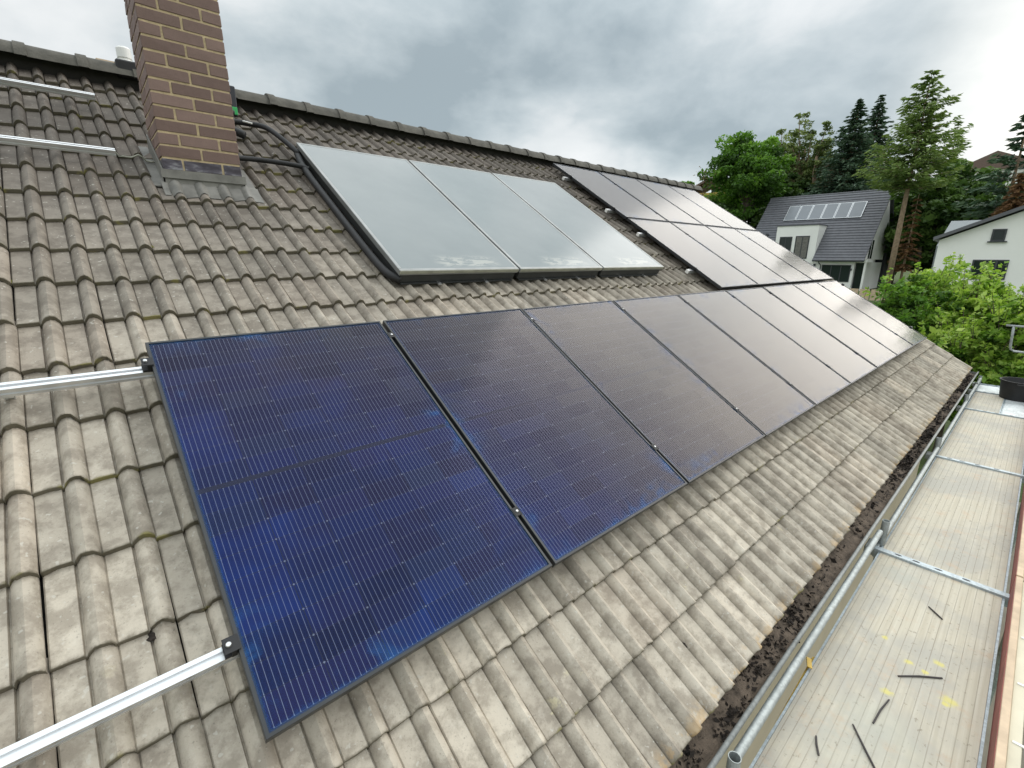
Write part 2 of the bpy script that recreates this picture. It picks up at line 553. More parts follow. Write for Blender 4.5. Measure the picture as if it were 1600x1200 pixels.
def deck_material():
    m, nt, p = newmat('worn_plywood_deck')
    g = nn(nt, 'ShaderNodeNewGeometry').outputs['Position']
    st = noise(nt, vmap(nt, g, (0, 0, 0), (1.2, 60, 1)), 1.0, 5, 0.6)
    big = noise(nt, g, 2.2, 5, 0.6, 0.4)
    col = ramp(nt, st, [(0.25, (0.43, 0.385, 0.295)), (0.5, (0.50, 0.455, 0.36)), (0.75, (0.56, 0.52, 0.43))])
    col = mixc(nt, mth(nt, 'MULTIPLY', sstep(nt, big, 0.42, 0.66), 0.75), col, (0.37, 0.355, 0.315))
    # ribbed surface running along the plank
    sp = nn(nt, 'ShaderNodeSeparateXYZ', inp={0: g})
    rib = mth(nt, 'FRACT', mth(nt, 'MULTIPLY', sp.outputs[1], 26.0))
    ribl = mth(nt, 'LESS_THAN', rib, 0.10)
    col = mixc(nt, mth(nt, 'MULTIPLY', ribl, mth(nt, 'MULTIPLY', noise(nt, vmap(nt, g, (0, 0, 0), (5, 30, 1)), 1.0, 3), 0.95)), col, (0.24, 0.21, 0.16))
    dirt = noise(nt, g, 38.0, 3, 0.7)
    col = mixc(nt, mth(nt, 'MULTIPLY', sstep(nt, dirt, 0.60, 0.72), 0.7), col, (0.22, 0.19, 0.14))
    rust = noise(nt, vmap(nt, g, (4, 4, 4)), 7.0, 6, 0.7)
    col = mixc(nt, mth(nt, 'MULTIPLY', sstep(nt, rust, 0.54, 0.70), 0.45), col, (0.50, 0.36, 0.24))
    grn = noise(nt, vmap(nt, g, (9, 4, 4)), 1.6, 4, 0.6)
    col = mixc(nt, mth(nt, 'MULTIPLY', sstep(nt, grn, 0.52, 0.7), 0.35), col, (0.43, 0.44, 0.37))
    # yellow marking paint
    for (x, y, r_) in ((2.895, -0.957, .018), (2.78, -1.08, .022), (2.886, -1.192, .024), (2.47, -1.045, .026), (2.635, -1.261, .034), (2.761, -1.152, .016), (2.60, -1.25, .015)):
        dd = nn(nt, 'ShaderNodeVectorMath', operation='DISTANCE', inp={0: g, 1: (x, y, -0.795)}).outputs['Value']
        dd = mth(nt, 'MULTIPLY_ADD', dirt, 0.05, mth(nt, 'SUBTRACT', dd, 0.025))
        col = mixc(nt, mth(nt, 'MULTIPLY', mth(nt, 'SUBTRACT', 1.0, sstep(nt, dd, r_ * 0.2, r_ * 1.3)), 0.6), col, (0.68, 0.60, 0.10))
    nt.links.new(col, p.inputs['Base Color'])
    p.inputs['Roughness'].default_value = 0.75
    b = nn(nt, 'ShaderNodeBump', inp={'Strength': 0.4, 'Distance': 0.003, 'Height': mth(nt, 'SUBTRACT', mth(nt, 'MULTIPLY', st, 0.6), ribl)})
    nt.links.new(b.outputs[0], p.inputs['Normal'])
    return m


def galv_material(name, col=(0.50, 0.53, 0.53), rough=0.42, metal=0.75):
    m, nt, p = newmat(name)
    g = nn(nt, 'ShaderNodeNewGeometry').outputs['Position']
    vo = nn(nt, 'ShaderNodeTexVoronoi', inp={'Vector': g, 'Scale': 70.0})
    n = noise(nt, g, 6.0, 6, 0.65)
    f = mth(nt, 'ADD', mth(nt, 'MULTIPLY', nn(nt, 'ShaderNodeSeparateColor', inp={0: vo.outputs['Color']}).outputs[0], 0.25), n)
    c_ = ramp(nt, f, [(0.35, tuple(x * 0.68 for x in col)), (0.85, tuple(min(1, x * 1.2) for x in col))])
    dn = noise(nt, vmap(nt, g, (2, 5, 1)), 17.0, 5, 0.7)
    c_ = mixc(nt, mth(nt, 'MULTIPLY', sstep(nt, dn, 0.58, 0.72), 0.5), c_, (0.18, 0.17, 0.14))
    nt.links.new(c_, p.inputs['Base Color'])
    p.inputs['Metallic'].default_value = metal
    nt.links.new(mth(nt, 'MULTIPLY_ADD', n, 0.25, rough - 0.1), p.inputs['Roughness'])
    return m


def leaf_material(name, c0, c1, c2, trans=0.35):
    m = bpy.data.materials.new(name)
    m.use_nodes = True
    nt = m.node_tree
    nt.nodes.clear()
    out = nn(nt, 'ShaderNodeOutputMaterial')
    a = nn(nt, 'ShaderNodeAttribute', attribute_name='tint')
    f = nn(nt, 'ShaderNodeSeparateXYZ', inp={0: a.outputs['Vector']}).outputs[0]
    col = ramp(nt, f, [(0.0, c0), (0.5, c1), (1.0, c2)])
    d = nn(nt, 'ShaderNodeBsdfPrincipled', inp={'Base Color': col, 'Roughness': 0.55, 'Specular IOR Level': 0.3})
    t = nn(nt, 'ShaderNodeBsdfTranslucent', inp={'Color': mixc(nt, 1.0, col, (1.15, 1.25, 0.6), 'MULTIPLY')})
    mx = nn(nt, 'ShaderNodeMixShader', inp={0: trans, 1: d.outputs[0], 2: t.outputs[0]})
    nt.links.new(mx.outputs[0], out.inputs[0])
    return m


M = {}
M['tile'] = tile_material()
M['ridge'] = simple('mossy_backlit_ridge_tile', (0.088, 0.082, 0.068), 0.85, var=0.35, scale=9, bump=0.4, bscale=60)  # moss tone plus the dark of a ridge against the sky, put into the colour
M['underlay'] = simple('roof_underlay', (0.03, 0.028, 0.025), 0.9)
M['cell'] = cell_material()
M['pglass'] = panel_glass()
M['cglass'] = collector_glass()
M['back'] = simple('panel_backsheet', (0.004, 0.007, 0.028), 0.5, var=0.1)
M['solder'] = simple('solder_ribbon', (0.26, 0.29, 0.36), 0.4, var=0.1)
M['frame'] = simple('black_anodised_frame', (0.022, 0.024, 0.026), 0.42, metal=0.0, var=0.2)
M['alu'] = simple('mill_aluminium', (0.74, 0.75, 0.76), 0.32, metal=0.8, var=0.07, scale=3)
M['aludark'] = simple('aluminium_slot', (0.18, 0.18, 0.18), 0.5, metal=0.5)
M['black'] = simple('black_rubber', (0.012, 0.012, 0.013), 0.6, var=0.3)
M['bolt'] = simple('steel_bolt', (0.62, 0.62, 0.62), 0.3, metal=0.9)
M['cframe'] = simple('collector_frame_aluminium', (0.30, 0.31, 0.305), 0.40, metal=0.5, var=0.2, scale=5)
M['ccase'] = simple('collector_casing', (0.05, 0.053, 0.053), 0.5, metal=0.3)
M['crail'] = simple('collector_seal', (0.34, 0.335, 0.27), 0.6, var=0.25, scale=12)
M['brick'] = brick_material('brown_clinker', (0.135, 0.086, 0.072), (0.225, 0.150, 0.126))
M['glazed'] = glazed_material()
M['mortar'] = simple('sand_mortar', (0.45, 0.355, 0.215), 0.9, var=0.2, scale=25, bump=0.4)
M['lead'] = simple('weathered_lead', (0.185, 0.178, 0.160), 0.6, metal=0.15, var=0.3, scale=7, bump=0.15, bscale=25)
M['zinc'] = galv_material('zinc_gutter', (0.25, 0.26, 0.25), 0.55, 0.3)
M['galv'] = galv_material('galvanised_steel', (0.36, 0.39, 0.385), 0.5, 0.5)
M['galvblue'] = galv_material('galvanised_profile', (0.43, 0.49, 0.52), 0.5, 0.4)
M['gutterin'] = simple('silted_gutter_wall', (0.125, 0.097, 0.072), 0.8, var=0.35, scale=9)
M['mud'] = simple('gutter_silt', (0.125, 0.096, 0.072), 0.95, var=0.5, scale=16, bump=0.8, bscale=90)
M['litter'] = simple('rotten_leaves', (0.020, 0.014, 0.010), 0.9, var=0.6, scale=30)
M['deck'] = deck_material()
M['aludeck'] = galv_material('aluminium_deck', (0.62, 0.66, 0.66), 0.5, 0.4)
M['redwood'] = simple('red_painted_board', (0.26, 0.065, 0.05), 0.6, var=0.25, scale=6)
M['wood'] = simple('raw_pine_board', (0.56, 0.43, 0.30), 0.8, var=0.22, scale=7)
M['cream'] = simple('cream_board', (0.60, 0.55, 0.42), 0.7, var=0.12, scale=4)
M['stick'] = simple('dark_offcut', (0.05, 0.043, 0.042), 0.7)
M['yellow'] = simple('yellow_strap', (0.70, 0.47, 0.10), 0.6)
M['white'] = simple('white_render', (0.86, 0.86, 0.83), 0.85, var=0.03, scale=0.6)
M['pvc'] = simple('white_vent_pipe', (0.78, 0.77, 0.74), 0.4, var=0.04)
M['terracotta'] = simple('buff_ridge_tile', (0.30, 0.23, 0.15), 0.85, var=0.2)
M['green'] = simple('green_cable_clip', (0.03, 0.38, 0.10), 0.5)
M['slate'] = simple('anthracite_roof_tile', (0.115, 0.118, 0.132), 0.55, var=0.18, scale=3)
M['anthr'] = simple('anthracite_cladding', (0.035, 0.037, 0.045), 0.7)
M['wframe'] = simple('anthracite_window_frame', (0.04, 0.045, 0.05), 0.5)
M['greyroof'] = simple('grey_metal_roof', (0.20, 0.225, 0.235), 0.5, var=0.06, scale=1)
M['brownroof'] = simple('brown_tile_roof', (0.16, 0.11, 0.09), 0.8, var=0.2)
M['ochre'] = simple('ochre_render', (0.62, 0.44, 0.12), 0.85, var=0.06)
M['pvfar'] = simple('far_solar_glass', (0.20, 0.215, 0.235), 0.25, var=0.05, scale=1)
M['curtain'] = simple('grey_curtain', (0.16, 0.155, 0.14), 0.9, var=0.3, scale=6)
M['bark'] = simple('pine_bark', (0.26, 0.19, 0.125), 0.9, var=0.35, scale=5, bump=0.6, bscale=12)
M['barkdark'] = simple('dark_bark', (0.085, 0.065, 0.05), 0.9, var=0.35, scale=5)
M['leaf_maple'] = leaf_material('maple_leaves', (0.035, 0.08, 0.014), (0.095, 0.21, 0.03), (0.20, 0.36, 0.05))
M['leaf_hazel'] = leaf_material('hazel_leaves', (0.045, 0.11, 0.016), (0.21, 0.36, 0.05), (0.48, 0.60, 0.15), 0.42)
M['leaf_spruce'] = leaf_material('spruce_needles', (0.024, 0.047, 0.03), (0.05, 0.095, 0.055), (0.10, 0.155, 0.085), 0.12)
M['leaf_pine'] = leaf_material('pine_needles', (0.055, 0.10, 0.03), (0.14, 0.21, 0.055), (0.26, 0.34, 0.10), 0.2)
M['leaf_larch'] = leaf_material('larch_needles', (0.07, 0.105, 0.036), (0.15, 0.20, 0.065), (0.26, 0.31, 0.11), 0.25)
M['leaf_dark'] = leaf_material('undergrowth_leaves', (0.026, 0.058, 0.014), (0.065, 0.125, 0.026), (0.13, 0.215, 0.05), 0.25)
M['leaf_brown'] = leaf_material('withered_needles', (0.07, 0.04, 0.02), (0.16, 0.085, 0.04), (0.25, 0.15, 0.07), 0.2)


def window_glass():
    m, nt, p = newmat('dark_window_glass')
    p.inputs['Base Color'].default_value = (0.02, 0.03, 0.028, 1)
    p.inputs['Roughness'].default_value = 0.04
    p.inputs['Specular IOR Level'].default_value = 0.22
    return m


M['win'] = window_glass()


def ground_mat():
    m, nt, p = newmat('lawn_and_soil')
    g = nn(nt, 'ShaderNodeNewGeometry').outputs['Position']
    a = noise(nt, g, 0.35, 6, 0.65)
    b = noise(nt, g, 9.0, 5, 0.7)
    col = ramp(nt, a, [(0.35, (0.055, 0.085, 0.02)), (0.55, (0.085, 0.13, 0.03)), (0.7, (0.13, 0.11, 0.06))])
    col = mixc(nt, 0.6, col, ramp(nt, b, [(0.3, (0.3, 0.3, 0.3)), (0.7, (1.3, 1.3, 1.2))]), 'MULTIPLY')
    nt.links.new(col, p.inputs['Base Color'])
    p.inputs['Roughness'].default_value = 0.95
    bb = nn(nt, 'ShaderNodeBump', inp={'Strength': 0.8, 'Distance': 0.05, 'Height': b})
    nt.links.new(bb.outputs[0], p.inputs['Normal'])
    return m


M['ground'] = ground_mat()
M['paving'] = simple('terrace_paving', (0.22, 0.20, 0.155), 0.9, var=0.15, scale=5, bump=0.3)

# ------------------------------------------------------------------ ground
gx = np.concatenate([np.linspace(-400, -30, 20), np.linspace(-25, 130, 50), np.linspace(150, 900, 20)])
gy = np.concatenate([np.linspace(-700, -60, 20), np.linspace(-50, 60, 40), np.linspace(80, 700, 20)])
gv = [(x, y, ground_z(x, y)) for y in gy for x in gx]
nx_ = len(gx)
gf = [(j * nx_ + i, j * nx_ + i + 1, (j + 1) * nx_ + i + 1, (j + 1) * nx_ + i) for j in range(len(gy) - 1) for i in range(nx_ - 1)]
struct(link('ground', mesh('ground', gv, gf, M['ground'], smooth=True)))
pv = MB().box(-4, 12.5, -2.6, -0.1, -3.3, -3.20)
struct(pv.build('terrace', M['paving']))

# ------------------------------------------------------------------ the house whose roof we stand beside
TROT = (TILT, 0, 0)
U0, U1 = -2.82, 10.98                      # tiled width
EAVE, EXPO = -0.786, 0.3206
NROW = 20
WT = -0.14                                  # crest of the tiles below the panel plane
house = tag(empty('house', (4.1, 4.8, -3.25)), 'tiled family house with the large grey-brown pitched roof in the foreground', 'house')
HL = Vector(house.location)


def hchild(o):
    """parent to the house, keeping world position"""
    o.parent = house
    o.location = Vector(o.location) - HL
    return o


# ridge position in world
RY, RZ = W(0, 5.60, -0.06).y, W(0, 5.60, -0.06).z
wl = MB()
wl.box(U0, U1, -0.25, 2 * RY + 0.25, -3.25 - HL.z, -0.86 - HL.z)
for xg in (U0 + 0.02, U1 - 0.32):
    wl.prism([(-0.25, -0.861 - HL.z), (2 * RY + 0.25, -0.861 - HL.z), (RY, RZ - 0.3 - HL.z)], 0, xg, xg + 0.3)
M['creamwall'] = simple('cream_render', (0.52, 0.46, 0.33), 0.9, var=0.08, scale=2)
wall = wl.build('wall', M['creamwall'])
wall.location = (0, 0, HL.z)
hchild(wall)

deckm = MB()
p0, p1 = W(0, EAVE + 0.03, WT - 0.085), W(0, 5.60, WT - 0.085)
q1, q0 = Vector((0, 2 * RY - p1.y, p1.z)), Vector((0, 2 * RY - p0.y, p0.z))
dn = Vector((0, -0.0, -0.08))
deckm.prism([(p0.y, p0.z), (RY, p1.z + 0.01), (q0.y, q0.z), (q0.y, q0.z - 0.1), (RY, p1.z - 0.1), (p0.y, p0.z - 0.1)], 0, U0, U1 + 0.05)
roof = hchild(deckm.build('roof', M['underlay']))
ROOF_OFF = Vector(roof.location)


def rchild(name, me, wpos, rot=TROT):
    o = link(name, me, roof, Vector(wpos) - HL - ROOF_OFF, rot)
    return o


# tile profile: two flat pans and two rolls, side lap joint at the right
TW = 0.30


def tile_h(x):
    """flat pan rising slightly to a crisp right edge, a groove, then a round roll"""
    xx = x % 0.15
    if xx < 0.004:
        return -0.0075
    if xx < 0.0760:
        return -0.0020 + 0.0060 * (xx - 0.004) / 0.072
    if xx < 0.0822:
        return -0.0085
    k = (xx - 0.0822) / 0.0678
    return -0.008 + 0.043 * max(0.0, math.sin(math.pi * k)) ** 0.62


_P = [0.0, 0.0045, 0.04, 0.0755, 0.0785, 0.0820, 0.0836, 0.087, 0.0925, 0.1015, 0.116, 0.1305, 0.1395, 0.1455, 0.1488]
XS = [p for p in _P] + [0.15 + p for p in _P[:-1]] + [0.2972]


def tile_geo(seed, eave=False):
    r = random.Random(seed)
    L = 0.366
    lift = 0.026
    jag = [r.gauss(0, 0.0022) for _ in XS]
    jagz = [r.gauss(0, 0.0025) for _ in XS]
    chip = r.random() < 0.35
    cx = r.uniform(0.03, 0.27)
    rows = []            # (y, zoff)  from under the lip to the top of the tile
    n = len(XS)
    V, T = [], []
    for ri, (y, dz) in enumerate(((0.006, -0.027), (0.0, -0.024), (0.0, -0.002), (0.002, 0.0), (0.12, 0.0), (0.25, 0.0), (L, 0.0))):
        for i, x in enumerate(XS):
            yy = y
            zz = tile_h(x) - 0.030 + dz + lift * (1 - y / L)
            if ri < 4:
                yy += jag[i] * (1 if ri < 2 else 0.45)
                if ri < 2:
                    zz += jagz[i]
                if chip and abs(x - cx) < 0.022:
                    yy += 0.006 if ri in (1, 2) else 0.003
            else:
                zz += r.gauss(0, 0.0005)
            V.append((x, yy, zz))
            T.append((x / TW, y / L if ri > 2 else -0.02, 0))
    F = []
    nr = 7
    for j in range(nr - 1):
        for i in range(n - 1):
            a = j * n + i
            F.append((a, a + 1, a + n + 1, a + n))
    # sides
    for i in (0, n - 1):
        b = len(V)
        for j in (1, 3, nr - 1):
            x, y, z = V[j * n + i]
            V.append((x, y, z - 0.016 if j > 1 else z))
            T.append((i / (n - 1), 0.1, 0))
        F.append((2 * n + i, 3 * n + i, b + 1, b) if i else (3 * n + i, 2 * n + i, b, b + 1))
        F.append((3 * n + i, (nr - 1) * n + i, b + 2, b + 1) if i else ((nr - 1) * n + i, 3 * n + i, b + 1, b + 2))
    return V, F, T


tile_vars = []
for k in range(10):
    V, F, T = tile_geo(100 + k)
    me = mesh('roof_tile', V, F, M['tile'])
    vattr(me, 'tuv', T)
    auto_smooth(me, 32)
    tile_vars.append((me, V, F, T))

PW, PH, PITCH, VP = 1.134, 1.722, 1.154, 1.742
NCOL = int(round((U1 - U0) / TW))
CH_X0, CH_X1, CH_Y0 = 0.395, 0.890, 3.15     # chimney footprint
CH_Y1 = CH_Y0 + 0.495


def hidden(u, v):
    if 0.05 < u < 9 * PITCH - 0.05 and 0.1 < v < 1.62:
        return True
    if 5 * PITCH + 0.2 < u < 9 * PITCH - 0.05 and 1.6 < v < 5.0:
        return True
    if 1.6 < u < 5.0 and 2.45 < v < 4.2:
        return True
    return False


tiles = []
for j in range(NROW + 1):
    for i in range(NCOL):
        u, v = U0 + i * TW, EAVE + j * EXPO
        if v > 5.50:
            continue
        cu, cv_ = u + 0.15, v + 0.165
        pc = W(cu, cv_, WT)
        # the chimney stands here
        if CH_X0 - 0.02 < cu < CH_X1 + 0.02 and CH_Y0 + 0.06 < pc.y < CH_Y1 - 0.1:
            continue
        x, y, dpt = proj(pc)
        score = 0
        if dpt > 0.1 and -120 < x < 1700 and -60 < y < 1320 and not hidden(cu, cv_):
            dirv = Vector(CAM) - pc
            n_ = Vector((0, -ST, CT))
            score = abs(dirv.normalized().dot(n_)) / dpt ** 2
            if not (0 < x < 1600 and 0 < y < 1200):
                score *= 0.4
        tiles.append((score, u, v))
tiles.sort(key=lambda q: -q[0])
TR = random.Random(3)
SV, SF, STT = [], [], []
Rx = np.array([[1, 0, 0], [0, CT, -ST], [0, ST, CT]])
for idx, (sc_, u, v) in enumerate(tiles):
    ju, jv, jw = TR.gauss(0, 0.0012), TR.gauss(0, 0.0028), TR.gauss(0, 0.0012)
    rz = TR.gauss(0, 0.004)
    me, V, F, T = TR.choice(tile_vars)
    pos = W(u + ju, v + jv, WT + jw)
    if idx < 300 and sc_ > 0:
        o = rchild('roof_tile', me, pos, (TILT, 0, 0))
        o.rotation_euler = (Matrix.Rotation(TILT, 3, 'X') @ Matrix.Rotation(rz, 3, 'Z')).to_euler()
    else:
        A = np.array(V)
        cz, sz = math.cos(rz), math.sin(rz)
        A = A @ np.array([[cz, -sz, 0], [sz, cz, 0], [0, 0, 1]]).T
        A = A @ Rx.T + np.array(pos)
        b = len(SV)
        SV += A.tolist()
        SF += [[q + b for q in fc] for fc in F]
        tr_ = TR.random()
        STT += [(a, bb, tr_) for a, bb, _ in T]
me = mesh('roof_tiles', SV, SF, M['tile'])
vattr(me, 'tuv', STT)
auto_smooth(me, 32)
o = rchild('roof_tiles', me, (0, 0, 0), (0, 0, 0))
o['kind'] = 'stuff'

# ridge tiles: angular caps, each end lapping over the next
RT_L = 0.377


def ridge_geo():
    prof = [(-0.150, -0.125), (-0.128, -0.075), (-0.090, -0.028), (-0.045, -0.005), (0, 0.002), (0.045, -0.005), (0.090, -0.028), (0.128, -0.075), (0.150, -0.125)]
    V, F, T = [], [], []
    for x, sc in ((0.0, 1.02), (0.006, 1.02), (0.07, 1.0), (0.074, 0.93), (RT_L + 0.03, 0.88)):
        for y, z in prof:
            V.append((x, y * sc, z * sc + (0.014 if sc >= 1 else 0.002)))
            T.append((0.5, 0.5 if x > 0.01 else 0.0, 0))
    n = len(prof)
    for i in range(4):
        for k in range(n - 1):
            F.append((i * n + k, (i + 1) * n + k, (i + 1) * n + k + 1, i * n + k + 1))
    b = len(V)
    for y, z in prof:
        V.append((0.0, y * 0.9, z * 0.9 - 0.012))
        T.append((0.5, 0.0, 0))
    for k in range(n - 1):
        F.append((k, k + 1, b + k + 1, b + k))
    return V, F, T


V, F, T = ridge_geo()
rme = mesh('ridge_tile', V, F, M['ridge'])
vattr(rme, 'tuv', T)
auto_smooth(rme, 35)
apex = W(0, 5.62, -0.005)
x = 1.619 - RT_L * 11
while x < U1 - 0.2:
    rchild('ridge_tile', rme, (x, apex.y + TR.gauss(0, 0.002), apex.z + TR.gauss(0, 0.002)), (0, TR.gauss(0, 0.004), TR.gauss(0, 0.004)))
    x += RT_L

# dark ridge filler that closes the gap under the ridge tiles
_f = W(0, 5.50, WT - 0.05)
fm = MB().prism([(_f.y, _f.z), (apex.y - 0.03, apex.z - 0.045), (apex.y + 0.03, apex.z - 0.045), (2 * RY - _f.y, _f.z)], 0, U0, U1)
rchild('ridge_filler', fm.me('ridge_filler', M['underlay']), (0, 0, 0), (0, 0, 0))

# verge tiles along the far gable
vg = MB()
vg.prism([(-0.02, 0.018), (0.12, 0.022), (0.13, 0.016), (0.13, -0.12), (0.115, -0.12), (0.115, -0.004), (-0.02, -0.004)], 1, 0.0, 0.345)
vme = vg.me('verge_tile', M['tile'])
vattr(vme, 'tuv', [(0.5, 0.0 if p[1] < 0.01 else 0.5, 0) for p in vg.v])
for j in range(NROW + 1):
    v = EAVE + j * EXPO
    if v < 5.45:
        rchild('verge_tile', vme, W(U1 - 0.015, v, WT - 0.012 + 0.002 * (j % 2)), (TILT + math.radians(-2.2), 0, 0))

# ------------------------------------------------------------------ chimney
def chimney():
    z_roof = (CH_Y0 - WT * -ST) / CT * ST + WT * CT
    base_z, z0, ch = 1.55, 1.862, 0.0832
    root = MB().box(CH_X0 + 0.0045, CH_X1 - 0.0045, CH_Y0 + 0.0045, CH_Y1 - 0.0045, 1.3, z0 + 19 * ch + 0.002).build('chimney', M['mortar'])
    hchild(root)
    off = Vector(root.location) + HL
    br = random.Random(5)
    cache = {}

    def bme(sx, sy, sz, dark):
        kk = (round(sx, 3), round(sy, 3), br.randrange(3), dark)
        if kk not in cache:
            b = MB().box(-sx / 2, sx / 2, -sy / 2, sy / 2, -sz / 2, sz / 2, bev=0.0028)
            b.v = [(p[0] + br.gauss(0, .0012), p[1] + br.gauss(0, .0010), p[2] + br.gauss(0, .0012)) for p in b.v]
            cache[kk] = b.me('brick', M['glazed'] if dark else M['brick'])
        return cache[kk]

    def put(x0, x1, y0, y1, zc, dark):
        me = bme(x1 - x0, y1 - y0, ch - 0.0135, dark)
        link('brick', me, root, Vector(((x0 + x1) / 2, (y0 + y1) / 2, zc)) - off, (br.gauss(0, .002), br.gauss(0, .002), br.gauss(0, .003)))

    X0, X1, Y0, Y1 = CH_X0, CH_X1, CH_Y0, CH_Y1
    L = (X1 - X0 - 0.014) / 2
    H = 0.116
    j = 0.014
    for k in range(19):
        zc = z0 + (k + 0.5) * ch
        dk = k == 0
        if k % 2:
            put(X0, X0 + L, Y0, Y0 + H, zc, dk); put(X0 + L + j, X1, Y0, Y0 + H, zc, dk)
            put(X0, X0 + L, Y1 - H, Y1, zc, dk); put(X0 + L + j, X1, Y1 - H, Y1, zc, dk)
            put(X0, X0 + H, Y0 + H + j, Y1 - H - j, zc, dk); put(X1 - H, X1, Y0 + H + j, Y1 - H - j, zc, dk)
        else:
            LY = (Y1 - Y0 - j) / 2
            put(X0, X0 + H, Y0, Y0 + LY, zc, dk); put(X0, X0 + H, Y0 + LY + j, Y1, zc, dk)
            put(X1 - H, X1, Y0, Y0 + LY, zc, dk); put(X1 - H, X1, Y0 + LY + j, Y1, zc, dk)
            put(X0 + H + j, X1 - H - j, Y0, Y0 + H, zc, dk); put(X0 + H + j, X1 - H - j, Y1 - H, Y1, zc, dk)
    cap = MB().box(X0 - 0.06, X1 + 0.06, Y0 - 0.06, Y1 + 0.06, z0 + 19 * ch + 0.004, z0 + 19 * ch + 0.08, bev=0.01)
    c = cap.build('cap', M['mortar']); c.parent = root; c.location = -off
    # lead flashing
    f = MB()
    zr = lambda y: (y + WT * ST) / CT * ST + WT * CT     # tile crest height at y
    fz = zr(Y0)
    f.box(X0 - 0.014, X1 + 0.014, Y0 - 0.012, Y0 - 0.002, fz - 0.06, z0 - 0.012)
    f.box(X0 - 0.020, X1 + 0.020, Y0 - 0.024, Y0 - 0.013, z0 - 0.052, z0 + 0.004)           # cover strip
    for sgn, xa in ((-1, X0 - 0.012), (1, X1 + 0.002)):
        pts = [(Y0 - 0.012, fz - 0.06), (Y1, zr(Y1) - 0.06), (Y1, zr(Y1) + 0.10), (Y0 - 0.012, fz + 0.09)]
        f.prism(pts, 0, xa, xa + 0.010)
        gx0, gx1 = (xa - 0.085, xa + 0.001) if sgn < 0 else (xa + 0.009, xa + 0.10)
        pts = [(Y0 - 0.02, fz - 0.020), (Y1 + 0.05, zr(Y1 + 0.05) - 0.020), (Y1 + 0.05, zr(Y1 + 0.05) - 0.012), (Y0 - 0.02, fz - 0.012)]
        f.prism(pts, 0, gx0, gx1)
    # apron dressed over the tiles below
    na, nb = 60, 8
    V, F = [], []
    ua, ub = X0 - 0.03, X1 + 0.10
    vt = (Y0 + WT * ST) / CT
    for a in range(na + 1):
        u = ua + (ub - ua) * a / na
        for b in range(nb + 1):
            v = vt - 0.165 + 0.175 * b / nb + 0.012 * math.sin(u * 23) * (1 - b / nb)
            hh = tile_h((u - U0) % 0.15) - 0.030
            kf = 1 - 0.45 * (b / nb)
            vv = ((v - EAVE) % EXPO)
            lift = 0.026 * (1 - vv / 0.375)
            w = WT + hh * kf + max(lift, 0.010) + 0.006 + 0.020 * (b / nb) ** 2
            V.append(W(u, v, w))
    for a in range(na):
        for b in range(nb):
            i = a * (nb + 1) + b
            F.append((i, i + nb + 1, i + nb + 2, i + 1))
    n0 = len(V)
    V2 = [p + Vector((0, 0.002, -0.004)) for p in V]
    F2 = [tuple(q + n0 for q in fc[::-1]) for fc in F]
    f.add(V + V2, F + F2)
    fo = f.build('flashing', M['lead'])
    auto_smooth(fo.data, 35)
    fo.parent = root
    fo.location = -off
    # pale sealant thread at the left of the chimney
    sl = MB()
    pts = []
    for k in range(14):
        u = X0 - 0.30 + 0.022 * k
        pts.append(W(u, 4.02 - 0.006 * k, WT + tile_h((u - U0) % 0.15) - 0.030 + 0.034))
    sl.tube(pts, 0.006, 6)
    s = sl.build('sealant_strip', M['crail'], smooth=True)
    s.parent = root
    s.location = -off


chimney()

